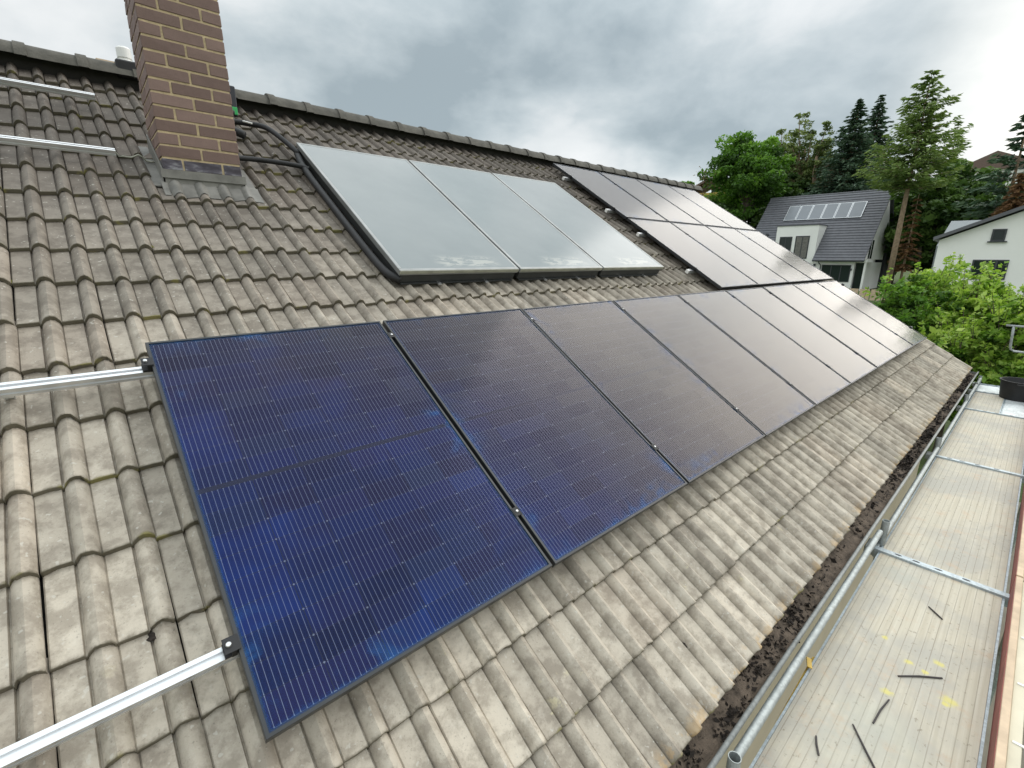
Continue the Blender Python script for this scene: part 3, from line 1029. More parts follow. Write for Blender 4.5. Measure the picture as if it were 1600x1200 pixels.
# ------------------------------------------------------------------ gutter
def gutter():
    x0, x1 = U0, U1 + 0.18
    yc, zc, r = -0.622, -0.605, 0.058
    n = 14
    pts = [(yc + r * math.cos(math.pi + math.pi * k / n), zc + r * math.sin(math.pi + math.pi * k / n) * 0.95) for k in range(n + 1)]
    inner = [(yc + (r - 0.003) * math.cos(math.pi + math.pi * k / n), zc + (r - 0.003) * math.sin(math.pi + math.pi * k / n) * 0.95) for k in range(n + 1)]
    b = MB()
    b.prism(pts + inner[::-1], 0, x0, x1)
    b.mi = [1 if n < i_ < 2 * n + 1 else 0 for i_ in range(len(b.f))]
    g = b.build('gutter', [M['zinc'], M['gutterin']])
    auto_smooth(g.data, 40)
    hchild(g)
    off = HL + Vector(g.location)
    bead = MB().tube([(x0, yc - r - 0.004, zc + 0.004), (x1, yc - r - 0.004, zc + 0.004)], 0.011, 10).build('rim_bead', M['zinc'], smooth=True)
    bead.parent = g; bead.location = -off
    fl = MB().box(x1 - 0.004, x1, yc - r, yc + r, zc - 0.06, zc - 0.002).build('end_cap', M['zinc'])
    fl.parent = g; fl.location = -off
    # silt in the gutter
    rr = np.random.default_rng(4)
    nx, ny = 900, 8
    xs = np.linspace(max(x0, -0.6), x1 - 0.01, nx)
    V, F = [], []
    base = np.cumsum(rr.normal(0, 0.004, nx))
    base -= np.linspace(0, base[-1], nx)
    for i, xx in enumerate(xs):
        for j in range(ny + 1):
            t = j / ny
            yy = yc - (r - 0.006) + (2 * r - 0.012) * t
            zz = zc - 0.052 + 0.034 * t ** 1.3 + 0.35 * base[i] * 0.4 + rr.normal(0, 0.0035)
            if j == 0:
                zz -= 0.004
            V.append((xx, yy, min(zz, zc + 0.004)))
    for i in range(nx - 1):
        for j in range(ny):
            a = i * (ny + 1) + j
            F.append((a, a + ny + 1, a + ny + 2, a + 1))
    so_ = link('silt', mesh('silt', V, F, M['mud'], smooth=True), g, -off)
    so_['kind'] = 'stuff'
    # rotten leaves and needle clumps
    N = 7500
    ncl = 210
    ccx = rr.uniform(max(x0, -0.6), x1, ncl)
    cct = np.clip(rr.normal(0.6, 0.2, ncl), 0.15, 0.95)
    csz = rr.gamma(1.6, 0.018, ncl) + 0.006
    wgt = csz / csz.sum()
    pick = rr.choice(ncl, N, p=wgt)
    cx = ccx[pick] + rr.normal(0, 1, N) * csz[pick] * 1.5
    t = np.clip(cct[pick] + rr.normal(0, 1, N) * csz[pick] * 4.0, 0.08, 0.97)
    ok = (cx > max(x0, -0.6)) & (cx < x1 - 0.02)
    cx, t = cx[ok], t[ok]
    N = len(cx)
    cy = yc - r + 2 * r * t
    cz = zc - 0.048 + 0.034 * t ** 1.3 + np.abs(rr.normal(0, 0.009, N))
    foliage_mesh_into = leaf_cloud(np.stack([cx, cy, cz], 1), rr.gamma(2.2, 0.0065, N) + 0.004, rr, 0.6, flat=0.4)
    me = foliage_mesh_into('leaf_litter', M['litter'])
    lo = link('leaf_litter', me, g, -off)
    lo['kind'] = 'stuff'


def leaf_cloud(cen, size, rg, elong=0.5, flat=0.0, axis=None, tint=None):
    """many small leaf-shaped faces"""
    N = len(cen)
    if axis is None:
        a = rg.normal(0, 1, (N, 3))
        a[:, 2] *= (1 - flat)
    else:
        a = axis + rg.normal(0, 0.25, (N, 3))
    a /= np.linalg.norm(a, axis=1)[:, None] + 1e-9
    h = rg.normal(0, 1, (N, 3))
    if flat > 0:
        h = h * (1 - flat) + np.array([0, 0, 1.0]) * flat * 2
    b = np.cross(a, h)
    b /= np.linalg.norm(b, axis=1)[:, None] + 1e-9
    L = size[:, None] * 0.5
    c1, c2 = cen - a * L, cen + a * L
    mid = cen - a * L * 0.15
    s1, s2 = mid - b * L * elong, mid + b * L * elong
    V = np.stack([c1, s1, c2, s2], 1).reshape(-1, 3).astype(np.float32)
    if tint is None:
        tint = rg.uniform(0, 1, N)

    def make(name, mat):
        me = bpy.data.meshes.new(name)
        me.vertices.add(4 * N)
        me.vertices.foreach_set('co', V.ravel())
        me.loops.add(4 * N)
        me.loops.foreach_set('vertex_index', np.arange(4 * N, dtype=np.int32))
        me.polygons.add(N)
        me.polygons.foreach_set('loop_start', np.arange(0, 4 * N, 4, dtype=np.int32))
        me.materials.append(mat)
        me.update(calc_edges=True)
        tt = np.repeat(np.clip(tint, 0, 1), 4)
        vattr(me, 'tint', np.stack([tt, tt, tt], 1))
        return me
    return make


gutter()

# ------------------------------------------------------------------ solar panels
def cell_grid():
    cw, chh = 0.1806, 0.0906
    gx_, gy_ = 0.0030, 0.0020
    x0 = (PW - 6 * cw - 5 * gx_) / 2
    midgap = 0.022
    y0 = (PH - 18 * chh - 16 * gy_ - midgap) / 2
    cells = []
    for r in range(18):
        y = y0 + r * (chh + gy_) + (midgap - gy_ if r >= 9 else 0)
        for cidx in range(6):
            cells.append((x0 + cidx * (cw + gx_), y, r, cidx))
    return cw, chh, cells


CW, CHH, CELLS = cell_grid()
cc = 0.0042
CV = [(cc, 0), (CW - cc, 0), (CW, cc), (CW, CHH - cc), (CW - cc, CHH), (cc, CHH), (0, CHH - cc), (0, cc)]


def cell_single():
    me = mesh('cell', [(x, y, 0) for x, y in CV], [tuple(range(8))], M['cell'])
    vattr(me, 'cuv', [(x / CW, y / CHH, 0) for x, y in CV])
    return me


def cells_joined(seed):
    r = random.Random(seed)
    V, F, A = [], [], []
    for x, y, _, _ in CELLS:
        b = len(V)
        t = r.random()
        for a, bb in CV:
            V.append((x + a, y + bb, -0.0085))
            A.append((a / CW, bb / CHH, t))
        F.append(tuple(range(b, b + 8)))
    me = mesh('cells', V, F, M['cell'])
    vattr(me, 'cuv', A)
    return me


def frame_mesh():
    b = MB()
    lip, hgt, th = 0.0115, 0.035, 0.0018
    o_, i_ = [(0, 0), (PW, 0), (PW, PH), (0, PH)], [(lip, lip), (PW - lip, lip), (PW - lip, PH - lip), (lip, PH - lip)]
    bv = 0.0012
    ob = [(bv, bv), (PW - bv, bv), (PW - bv, PH - bv), (bv, PH - bv)]
    V = [(*p, -hgt) for p in o_] + [(*p, -bv) for p in o_] + [(*p, 0) for p in ob] + [(*p, 0) for p in i_] + [(*p, -0.006) for p in i_]
    F = []
    for lvl in range(4):
        for k in range(4):
            k2 = (k + 1) % 4
            F.append((lvl * 4 + k, lvl * 4 + k2, lvl * 4 + 4 + k2, lvl * 4 + 4 + k))
    b.add(V, F)
    # lower flange
    for (x0, x1, y0, y1) in ((0.001, PW - .001, 0.001, 0.03), (0.001, PW - .001, PH - 0.03, PH - .001), (0.001, 0.03, 0.031, PH - 0.031), (PW - 0.03, PW - .001, 0.031, PH - 0.031)):
        b.box(x0, x1, y0, y1, -hgt + 0.0005, -hgt + 0.0022)
    # inner walls
    b.prism([(lip, -0.034), (lip, -0.007), (lip - 0.0015, -0.007), (lip - 0.0015, -0.034)], 1, lip, PH - lip)
    return b.me('frame', M['frame'])


FRAME_ME = frame_mesh()
gb = MB().box(0.0095, PW - 0.0095, 0.0095, PH - 0.0095, -0.0058, -0.0040)
# a single front surface keeps the pane cheap: top face only plus rim
GLASS_ME = mesh('glass', [(0.0105, 0.0105, -0.0035), (PW - 0.0105, 0.0105, -0.0035), (PW - 0.0105, PH - 0.0105, -0.0035), (0.0105, PH - 0.0105, -0.0035)], [(0, 1, 2, 3)], M['pglass'])


def back_mesh():
    b = MB()
    b.box(0.010, PW - 0.010, 0.010, PH - 0.010, -0.013, -0.0095, 0)
    cwp, chp = CW + 0.0018, CHH + 0.0018
    for x, y, r, cidx in CELLS:
        if r > 0 and r != 9 and cidx > 0:
            X, Y = x - 0.0009, y - 0.0009
            s_ = 0.0040
            b.add([(X - s_, Y, -0.0090), (X, Y - s_, -0.0090), (X + s_, Y, -0.0090), (X, Y + s_, -0.0090)], [(0, 1, 2, 3)], 1)
    # collecting ribbon along both short ends
    for yy in (0.0195, PH - 0.0205):
        b.add([(0.028, yy - 0.0012, -0.0088), (PW - 0.028, yy - 0.0012, -0.0088), (PW - 0.028, yy + 0.0012, -0.0088), (0.028, yy + 0.0012, -0.0088)], [(0, 1, 2, 3)], 1)
    return b.me('backsheet', [M['back'], M['solder']])


BACK_ME = back_mesh()
CELL_ME = cell_single()
JOINED = [cells_joined(40 + k) for k in range(4)]
ORD = ['first', 'second', 'third', 'fourth', 'fifth', 'sixth', 'seventh', 'eighth', 'ninth']


def solar_panel(u, v, label, cells, k):
    jit = random.Random(k * 31 + 5)
    e = empty('solar_panel', W(u, v, jit.uniform(-0.0015, 0.0015)), (TILT + jit.gauss(0, 0.0012), jit.gauss(0, 0.0012), 0))
    tag(e, label, 'solar panel', 'black framed solar panels on the roof')
    link('frame', FRAME_ME, e)
    link('glass', GLASS_ME, e)
    bk = link('backsheet', BACK_ME, e)
    if cells:
        for x, y, _, _ in CELLS:
            link('cell', CELL_ME, bk, (x, y, -0.0085))
    else:
        c = link('cells', JOINED[k % 4], bk)
        c['kind'] = 'stuff'
    return e


low = ['deep blue solar panel nearest the camera, left end of the lowest row',
       'second solar panel from the left in the lowest row, blue smears on its left edge',
       'third solar panel from the left in the lowest row, brownish sheen',
       'fourth solar panel from the left in the lowest row, just below the third collector',
       'fifth solar panel from the left in the lowest row, nothing mounted above it',
       'sixth solar panel from the left in the lowest row, under the upper block',
       'seventh solar panel from the left in the lowest row, pale sky reflected in it',
       'eighth solar panel from the left in the lowest row, next to the far end one',
       'ninth and last solar panel of the lowest row, at the far gable']
for k in range(9):
    solar_panel(k * PITCH, 0, low[k], k < 5, k)
PL = ['leftmost', 'second from left', 'third from left', 'rightmost']
for r in (1, 2):
    for k in range(4):
        nm = {1: 'middle row', 2: 'top row'}[r]
        solar_panel((5 + k) * PITCH, r * VP + (0.04 if r == 1 else 0.052), '%s solar panel in the %s of the far panel block' % (PL[k], nm), False, 20 + r * 4 + k)

# rails, clamps, hooks
RPROF = [(-0.020, -0.040), (0.020, -0.040), (0.020, -0.027), (0.016, -0.027), (0.016, -0.017), (0.020, -0.017), (0.020, 0.0), (0.007, 0.0), (0.007, -0.010), (-0.007, -0.010), (-0.007, 0.0), (-0.020, 0.0), (-0.020, -0.017), (-0.016, -0.017), (-0.016, -0.027), (-0.020, -0.027)]


def rail(u0, u1, v, label, clamps=(), ends=(), hooks=True, group=None):
    top = -0.0355
    e = empty('mounting_rail', W(u0, v, top), TROT)
    tag(e, label, 'mounting rail', 'aluminium mounting rails')
    MB().prism(RPROF, 0, 0, u1 - u0).build('profile', M['alu'], e)
    if hooks:
        hk = MB()
        hk.box(-0.015, 0.015, -0.015, 0.022, -0.052, -0.0405)
        hk.box(-0.015, 0.015, 0.014, 0.020, -0.100, -0.052)
        hk.box(-0.015, 0.015, 0.020, 0.30, -0.125, -0.119)
        hk.box(-0.015, 0.015, 0.014, 0.020, -0.125, -0.10)
        hm = hk.me('roof_hook', M['alu'])
        x = 0.55
        while x < u1 - u0:
            link('roof_hook', hm, e, (x, 0, 0))
            x += 0.9
    for uc in clamps:
        b = MB()
        b.box(-0.008, 0.008, -0.022, 0.022, 0.004, 0.0375)
        b.box(-0.019, 0.019, -0.022, 0.022, 0.0375, 0.0400, bev=0.0008)
        ce = b.build('mid_clamp', M['black'], e, (uc - u0, 0, 0))
        MB().lathe([(0, 0.0452), (0.0045, 0.0452), (0.0065, 0.0435), (0.0065, 0.0395)], 10).build('bolt', M['bolt'], ce)
    for uc, sg in ends:
        b = MB()
        b.box(-0.016, -0.001, -0.024, 0.024, 0.001, 0.040, bev=0.001) if sg < 0 else b.box(0.001, 0.016, -0.024, 0.024, 0.001, 0.040, bev=0.001)
        b.box(-0.034, -0.016, -0.022, 0.022, 0.001, 0.012) if sg < 0 else b.box(0.016, 0.034, -0.022, 0.022, 0.001, 0.012)
        b.box(-0.034, 0.008, -0.024, 0.024, 0.0402, 0.0432, bev=0.0008) if sg < 0 else b.box(-0.008, 0.034, -0.024, 0.024, 0.0402, 0.0432, bev=0.0008)
        ce = b.build('end_clamp', M['black'], e, (uc - u0, 0, 0))
        MB().lathe([(0, 0.053), (0.0065, 0.053), (0.008, 0.051), (0.008, 0.043)], 12, cx=sg * 0.02).build('bolt', M['bolt'], ce)
    return e


gaps = [k * PITCH - 0.010 for k in range(1, 9)]
gapsR = [(5 + k) * PITCH - 0.010 for k in range(1, 4)]
rail(-2.8, 9 * PITCH + 0.04, 0.285, 'aluminium rail at bottom left running under the lower edge of the lowest panels', gaps, [(-0.001, -1), (9 * PITCH - 0.019, 1)])
rail(-2.8, 9 * PITCH + 0.04, 1.585, 'aluminium rail at left running under the upper edge of the lowest panels', gaps, [(-0.001, -1), (9 * PITCH - 0.019, 1)])
rail(-2.8, 0.155, 4.86, 'short bare aluminium rail just below the ridge, left of the chimney')
rail(-2.8, 0.155, 3.85, 'bare aluminium rail ending beside the chimney flashing')
for v, nm in ((2.23, 'lowest'), (3.14, 'second lowest'), (3.80, 'third lowest'), (4.80, 'uppermost')):
    r_ = rail(5.63, 9 * PITCH + 0.04, v, '%s aluminium rail whose end sticks out left of the upper panel block' % nm, gapsR, [(5 * PITCH - 0.001, -1)])
    MB().box(-0.006, -0.0005, -0.023, 0.023, -0.043, 0.002, bev=0.001).build('end_plug', M['pvc'], r_)

# ------------------------------------------------------------------ thermal collectors
CLAB = ['leftmost grey glass thermal collector, beside the chimney pipes',
        'middle grey glass thermal collector with a chalky stain at its foot',
        'rightmost grey glass thermal collector, next to the upper solar panels']
CWD, CHT = 1.158, 2.150


def collector(u, k):
    e = empty('thermal_collector', W(u, 2.262, 0.0), (TILT, 0, 0))
    tag(e, CLAB[k], 'solar collector', 'thermal collectors in a row')
    MB().box(0.012, CWD - 0.012, 0.012, CHT - 0.012, -0.112, -0.012, bev=0.004).build('casing', M['ccase'], e)
    b = MB()
    lw = 0.028
    for (x0, x1, y0, y1) in ((0, CWD, 0, lw), (0, CWD, CHT - lw, CHT), (0, lw, lw + .001, CHT - lw - .001), (CWD - lw, CWD, lw + .001, CHT - lw - .001)):
        b.box(x0, x1, y0, y1, -0.042, 0.0, bev=0.003)
    b.build('frame', M['cframe'], e)
    MB().box(0.002, CWD - 0.002, -0.0045, -0.0005, -0.026, -0.002).build('sill_seal', M['crail'], e)
    g = MB().box(lw - 0.006, CWD - lw + 0.006, lw - 0.006, CHT - lw + 0.006, -0.009, -0.0025)
    g.build('glass', M['cglass'], e)
    for xx in (0.35, 0.82):
        MB().box(xx, xx + 0.03, -0.02, 0.02, -0.125, -0.1125).build('support_foot', M['alu'], e)
    MB().box(0.03, CWD - 0.03, -0.004, 0.03, -0.122, -0.1125).build('support_rail', M['ccase'], e)
    return e


for k in range(3):
    collector(1.540 + k * 1.181, k)

# insulated pipes from the chimney to the collector
def slope_tube(name, pts, r, mat, label, cat, parent=None):
    P = [W(*p) for p in pts]
    # catmull-rom smoothing
    Q = []
    for i in range(len(P) - 1):
        a, b, c_, d = P[max(i - 1, 0)], P[i], P[i + 1], P[min(i + 2, len(P) - 1)]
        for t in (0, 0.2, 0.4, 0.6, 0.8):
            Q.append(0.5 * ((2 * b) + (-a + c_) * t + (2 * a - 5 * b + 4 * c_ - d) * t * t + (-a + 3 * b - 3 * c_ + d) * t ** 3))
    Q.append(P[-1])
    base = Q[0].copy()
    o = MB().tube([q - base for q in Q], r, 10).build(name, mat, loc=base, smooth=True)
    return tag(o, label, cat)


slope_tube('insulated_pipe', [(0.93, 4.86, -0.06), (1.10, 4.88, -0.07), (1.25, 4.86, -0.06), (1.38, 4.74, -0.03), (1.47, 4.50, -0.04), (1.53, 4.30, -0.06)], 0.024, M['black'], 'black insulated pipe arching from behind the chimney to the collector top', 'pipe')
slope_tube('insulated_pipe', [(0.93, 4.10, -0.09), (1.12, 4.12, -0.09), (1.33, 4.09, -0.08), (1.47, 4.04, -0.07), (1.52, 4.0, -0.07)], 0.021, M['black'], 'lower black insulated pipe lying straight across the tiles beside the chimney', 'pipe')
slope_tube('insulated_pipe', [(0.93, 5.20, -0.10), (1.08, 5.20, -0.09), (1.22, 5.18, -0.095)], 0.026, M['black'], 'short black pipe stub high behind the chimney under the ridge', 'pipe')
slope_tube('insulated_pipe', [(0.92, 4.72, -0.09), (1.02, 4.74, -0.08), (1.16, 4.62, -0.085)], 0.034, M['black'], 'thick black pipe bend right beside the chimney', 'pipe')
slope_tube('insulated_pipe', [(1.53, 4.34, -0.075), (1.49, 4.0, -0.085), (1.485, 3.2, -0.09), (1.488, 2.6, -0.09), (1.505, 2.36, -0.085), (1.57, 2.27, -0.085)], 0.030, M['black'], 'black insulated pipe running down along the left edge of the collectors', 'pipe')
slope_tube('cable_tie', [(1.20, 4.83, -0.035), (1.27, 4.79, -0.03)], 0.008, M['pvc'], 'white cable tie on the arching black pipe', 'cable tie')
# roof vent behind the ridge and small items at the chimney
b = MB()
b.lathe([(0.0, 0.30), (0.05, 0.30), (0.062, 0.285), (0.062, 0.20), (0.056, 0.195), (0.056, 0.18), (0.062, 0.175), (0.062, 0.10), (0.054, 0.09), (0.054, -0.4)], 20)
vp_ = at(195, 92, 6.75)
tag(b.build('vent_pipe', M['pvc'], loc=(vp_.x, vp_.y, vp_.z - 0.20)), 'white plastic vent pipe peeping over the ridge left of the chimney', 'vent pipe')
q = at(200, 104, 5.95)
tag(MB().box(-0.09, 0.13, -0.06, 0.06, -0.10, 0.035, bev=0.012).build('ridge_vent', M['black'], loc=q), 'black plastic ridge vent against the left side of the chimney', 'ridge vent')
q = at(168, 99, 6.5)
tag(MB().box(-0.10, 0.16, -0.05, 0.05, -0.10, 0.02, bev=0.02).build('buff_tile', M['terracotta'], loc=q), 'buff coloured ridge tile behind the ridge beside the vent pipe', 'roof tile')
q = at(362, 152, 5.9)
cl_ = MB().box(-0.035, 0.035, -0.02, 0.02, -0.17, 0.10, bev=0.008)
o = tag(cl_.build('junction_box', M['anthr'], loc=q), 'small dark junction box with a green clip right behind the chimney', 'junction box')
MB().box(-0.03, 0.03, -0.032, -0.021, -0.16, -0.09, bev=0.004).build('green_clip', M['green'], o)

# leaf litter and moss lumps caught on the tiles, and a black lump for a hole
def lump(u, v, w, r, mat, label, cat, seed, sx=1.5):
    bm = bmesh.new()
    bmesh.ops.create_icosphere(bm, subdivisions=3, radius=1)
    q = random.Random(seed)
    ph = [q.uniform(0, 6) for _ in range(6)]
    for p in bm.verts:
        c_ = p.co
        k = 1 + 0.22 * math.sin(5 * c_.x + ph[0]) + 0.2 * math.sin(7 * c_.y + ph[1]) + 0.15 * math.sin(11 * c_.z + 9 * c_.x + ph[2]) + q.gauss(0, 0.09)
        p.co = Vector((c_.x * r * k * sx, c_.y * r * k, c_.z * r * k * 0.4))
    me = bpy.data.meshes.new('lump')
    bm.to_mesh(me)
    bm.free()
    me.materials.append(M[mat])
    return tag(link(cat.replace(' ', '_'), me, None, W(u, v, w), (TILT, 0, q.uniform(-0.5, 0.5))), label, cat)


M['moss'] = simple('olive_moss', (0.16, 0.15, 0.035), 0.95, var=0.4, scale=60, bump=0.8, bscale=200)
lump(-0.165, 0.468, WT - 0.012, 0.020, 'litter', 'brown clump of rotten leaves on a tile lip left of the nearest panel', 'leaf clump', 1)
lump(1.62, -0.565, WT - 0.022, 0.017, 'litter', 'black lump in place of a dark hole in a tile near the gutter below the second panel', 'leaf clump', 2, 1.0)  # added black lump stands for the dark inside a missing chunk of tile
lump(0.17, 2.78, WT - 0.012, 0.016, 'moss', 'small yellow green moss cushion on a tile lip below the chimney', 'moss cushion', 3)
lump(-0.42, 2.45, WT - 0.016, 0.014, 'moss', 'olive moss cushion on a tile lip at the left edge of the picture', 'moss cushion', 4, 2.2)

# ------------------------------------------------------------------ scaffold
DZ = -0.80
TX = [1.32, 3.894, 6.469, 9.04, 10.43, 11.12]
YL, YR = -0.737, -1.395


def deck(x0, x1, y0, y1, label, mat):
    e = empty('scaffold_deck', ((x0 + x1) / 2, (y0 + y1) / 2, DZ))
    tag(e, label, 'scaffold deck', 'scaffold deck boards along the eave')
    hx, hy = (x1 - x0) / 2 - 0.03, abs(y1 - y0) / 2 - 0.002
    MB().box(-hx, hx, -hy + 0.012, hy - 0.012, -0.012, 0.003, bev=0.001).build('board', mat, e)
    for s_ in (-1, 1):
        MB().box(-hx, hx, *( (-hy, -hy + 0.011) if s_ < 0 else (hy - 0.011, hy)), -0.06, 0.0).build('side_rail', M['galvblue'], e)
    for s_ in (-1, 1):
        for yy in (-hy * 0.6, hy * 0.6):
            MB().box(*sorted((s_ * hx, s_ * (hx + 0.028))), yy - 0.02, yy + 0.02, -0.03, -0.004).build('hook', M['galv'], e)
    return e


deck(-1.25, TX[0], YR, YL, 'pale scaffold deck at the very bottom edge, before the first cross bar', M['deck'])
deck(TX[0], TX[1], YR, YL, 'nearest long scaffold deck with yellow paint spots and dark offcuts lying on it', M['deck'])
deck(TX[1], TX[2], YR, YL, 'second scaffold deck between the two long cross bars, dirt along its right side', M['deck'])
deck(TX[2], TX[3], YR, YL, 'third scaffold deck, clean and pale, just before the bucket bay', M['deck'])
deck(TX[3], TX[4], -1.10, YL, 'narrow wooden scaffold deck in the bay in front of the bucket', M['deck'])
deck(TX[3], TX[4], YR, -1.10, 'narrow silver metal scaffold deck in front of the bucket', M['aludeck'])
deck(TX[4], TX[5], YR, YL, 'last short silver scaffold deck behind the bucket', M['aludeck'])

TLAB = ['bottom edge cross bar of the scaffold under the tube stub', 'nearest full grey cross bar of the scaffold with oval holes', 'second grey cross bar of the scaffold', 'third grey cross bar of the scaffold', 'fourth grey cross bar, in front of the bucket', 'last cross bar at the far end of the scaffold']
for k, x in enumerate(TX):
    e = empty('scaffold_trestle', (x, YL + 0.03, -3.2))
    tag(e, TLAB[k], 'scaffold trestle', 'scaffold trestles')
    b = MB()
    zt = DZ + 3.2
    # U profile transom with raised rims and punched oval holes (their dark laid on top as black ovals)
    b.box(-0.030, 0.030, -0.73, 0.0, zt - 0.055, zt + 0.014, bev=0.004)
    b.box(-0.036, -0.031, -0.72, -0.01, zt - 0.05, zt + 0.019)
    tr = b.build('transom', M['galvblue'], e)
    for yy in (-0.14, -0.24, -0.36, -0.50):
        ov = MB()
        ring = [(0.008 * math.cos(a), 0.021 * math.sin(a)) for a in [2 * math.pi * i / 14 for i in range(14)]]
        ov.prism(ring, 2, zt + 0.0142, zt + 0.0152)
        ov.build('dark_hole_oval', M['black'], tr, (0.004, yy, 0))
    st = MB()
    ztop = (-0.60 + 3.2) if k < 4 else (-0.66 + 3.2)
    yo = -0.021
    prof_o = [(0.0242, 0.02), (0.0242, ztop), (0.0215, ztop), (0.0215, ztop - 0.15)]
    st.lathe(prof_o, 16, cx=0.10 if k < 2 else 0.05, cy=yo)
    st.build('standard_tube', M['galv'], e, smooth=False)
    auto_smooth(e.children[-1].data, 40)
    st = MB().lathe([(0.0242, 0.02), (0.0242, zt + 0.02), (0, zt + 0.02)], 16, cx=0.05, cy=-0.755)
    st.build('standard_tube', M['galv'], e, smooth=False)
    auto_smooth(e.children[-1].data, 40)
    cp = MB().box(-0.035, 0.125 if k < 2 else 0.09, -0.02, 0.055, zt - 0.045, zt + 0.012, bev=0.006)
    cp.build('coupler', M['galv'], e)
    MB().box(-0.06, 0.16, -0.09, 0.12, 0.0, 0.02).build('base_plate', M['galv'], e)

# ledger tubes beside the gutter
for (a, b_, lab, yy, zz) in ((1.46, 3.86, 'shiny galvanised scaffold tube beside the gutter at the bottom', -0.722, -0.640),
                            (3.98, 6.45, 'galvanised scaffold tube beside the gutter along the second deck', -0.735, -0.70),
                            (6.5, 11.1, 'far galvanised scaffold tube beside the gutter', -0.735, -0.70)):
    t = MB().tube([(0, 0, 0), (b_ - a, 0, 0)], 0.0185, 14).build('scaffold_tube', M['galv'], loc=(a, yy, zz), smooth=True)
    auto_smooth(t.data, 40)
    tag(t, lab, 'scaffold tube')
# toe boards on the garden side
for k in range(5):
    a, b_ = ([-1.2] + TX)[k] + 0.05, ([-1.2] + TX)[k + 1] - 0.02 + 0.05
    lab = ['bottom', 'nearest long', 'second', 'third', 'far'][k]
    e = empty('toe_board', (a, -1.412, DZ))
    tag(e, '%s red sided wooden toe board on the outer edge of the scaffold' % lab, 'toe board', 'toe boards')
    MB().box(0, b_ - a, -0.030, 0.0, -0.01, 0.15, bev=0.002).build('board', M['wood'], e)
    MB().box(0.002, b_ - a - 0.002, 0.0005, 0.003, -0.01, 0.147).build('painted_face', M['redwood'], e)
    MB().box(0, b_ - a, -0.074, -0.033, 0.02, 0.128, bev=0.002).build('outer_batten', M['cream'], e)
    for q in range(6):
        xx = 0.2 + q * 0.42
        if xx < b_ - a - 0.1:
            MB().box(xx, xx + 0.012, -0.085, -0.045, 0.1282, 0.133).build('clip', M['pvc'], e)
# yellow strap, bucket, guard
st = MB()
st.add([(0, 0, 0), (0.9, 0.012, 0.02), (0.9, 0.002, 0.022), (0, -0.012, 0.002)], [(0, 1, 2, 3)])
st.add([(0, 0, -.001), (0.9, 0.012, 0.019), (0.9, 0.002, 0.021), (0, -0.012, 0.001)], [(3, 2, 1, 0)])
tag(st.build('yellow_strap', M['yellow'], loc=(1.55, -0.738, -0.83)), 'thin yellow strap lying in the gap between tube and nearest deck', 'strap')
b = MB().box(-0.035, 0.035, -0.012, 0.012, -0.003, 0.003, bev=0.001)
tag(b.build('yellow_tag', M['yellow'], loc=(2.36, -0.733, -0.785), rot=(0.2, 0, 0.35)), 'short yellow plastic tag beside the nearest deck edge', 'tag')

bk = empty('bucket', (10.32, -1.235, DZ + 0.004))
tag(bk, 'black round mortar bucket on the far end of the scaffold', 'bucket')
n = 32
MB().lathe([(0.0, 0.0), (0.205, 0.0), (0.215, 0.012), (0.248, 0.27), (0.262, 0.275), (0.262, 0.29), (0.243, 0.29), (0.238, 0.27), (0.205, 0.17), (0.0, 0.17)], n).build('body', M['black'], bk, smooth=True)
auto_smooth(bk.children[-1].data, 40)
for s_ in (-1, 1):
    MB().tube([(s_ * 0.262, -0.05, 0.262), (s_ * 0.29, -0.045, 0.262), (s_ * 0.295, 0, 0.262), (s_ * 0.29, 0.045, 0.262), (s_ * 0.262, 0.05, 0.262)], 0.009, 8).build('handle', M['black'], bk, smooth=True)
MB().lathe([(0, 0.178), (0.12, 0.19), (0.212, 0.185), (0.215, 0.172)], 24).build('contents', M['mud'], bk, smooth=True)
g_ = MB()
xg = 11.16
P = [(xg, -0.95, 0.235), (xg, -0.965, 0.05), (xg, -0.975, -0.10), (xg, -0.99, -0.155), (xg, -1.03, -0.178), (xg, -1.2, -0.185), (xg, -1.5, -0.19)]
g_.tube([Vector(p) - Vector((xg, -1.2, DZ)) for p in P], 0.017, 12)
g_.tube([Vector(p) - Vector((xg, -1.2, DZ)) for p in [(xg, -0.86, 0.232), (xg, -1.5, 0.232)]], 0.017, 12)
g_.tube([Vector(p) - Vector((xg, -1.2, DZ)) for p in [(xg, -1.50, -0.75), (xg, -1.5, 0.30)]], 0.024, 12)
tag(g_.build('end_guard_rail', M['galv'], loc=(xg, -1.2, DZ), smooth=True), 'bent galvanised guard rail at the far right end of the scaffold', 'guard rail')
# offcuts on the deck
SL = ['short dark offcut near the cross bar on the nearest deck', 'long straight dark offcut lying crosswise on the nearest deck', 'slanting dark offcut in the middle of the nearest deck', 'longest dark offcut at the bottom edge of the nearest deck', 'small upright dark offcut at the left of the nearest deck']
for k, (p0_, p1_) in enumerate((((3.394, -1.082), (3.317, -1.155)), ((2.621, -1.063), (2.776, -1.217)), ((2.42, -1.063), (2.215, -1.041)), ((2.138, -0.98), (1.93, -1.13)), ((1.949, -0.885), (1.861, -0.92)))):
    a, b_ = Vector((*p0_, DZ + 0.008)), Vector((*p1_, DZ + 0.008))
    mid = (a + b_) / 2
    sm = MB().tube([a - mid, Vector((0.002, 0.004, 0.001)), b_ - mid], [0.0035, 0.0045, 0.004], 6)
    tag(sm.build('offcut', M['stick'], loc=mid), SL[k], 'offcut', 'dark offcuts on the deck')

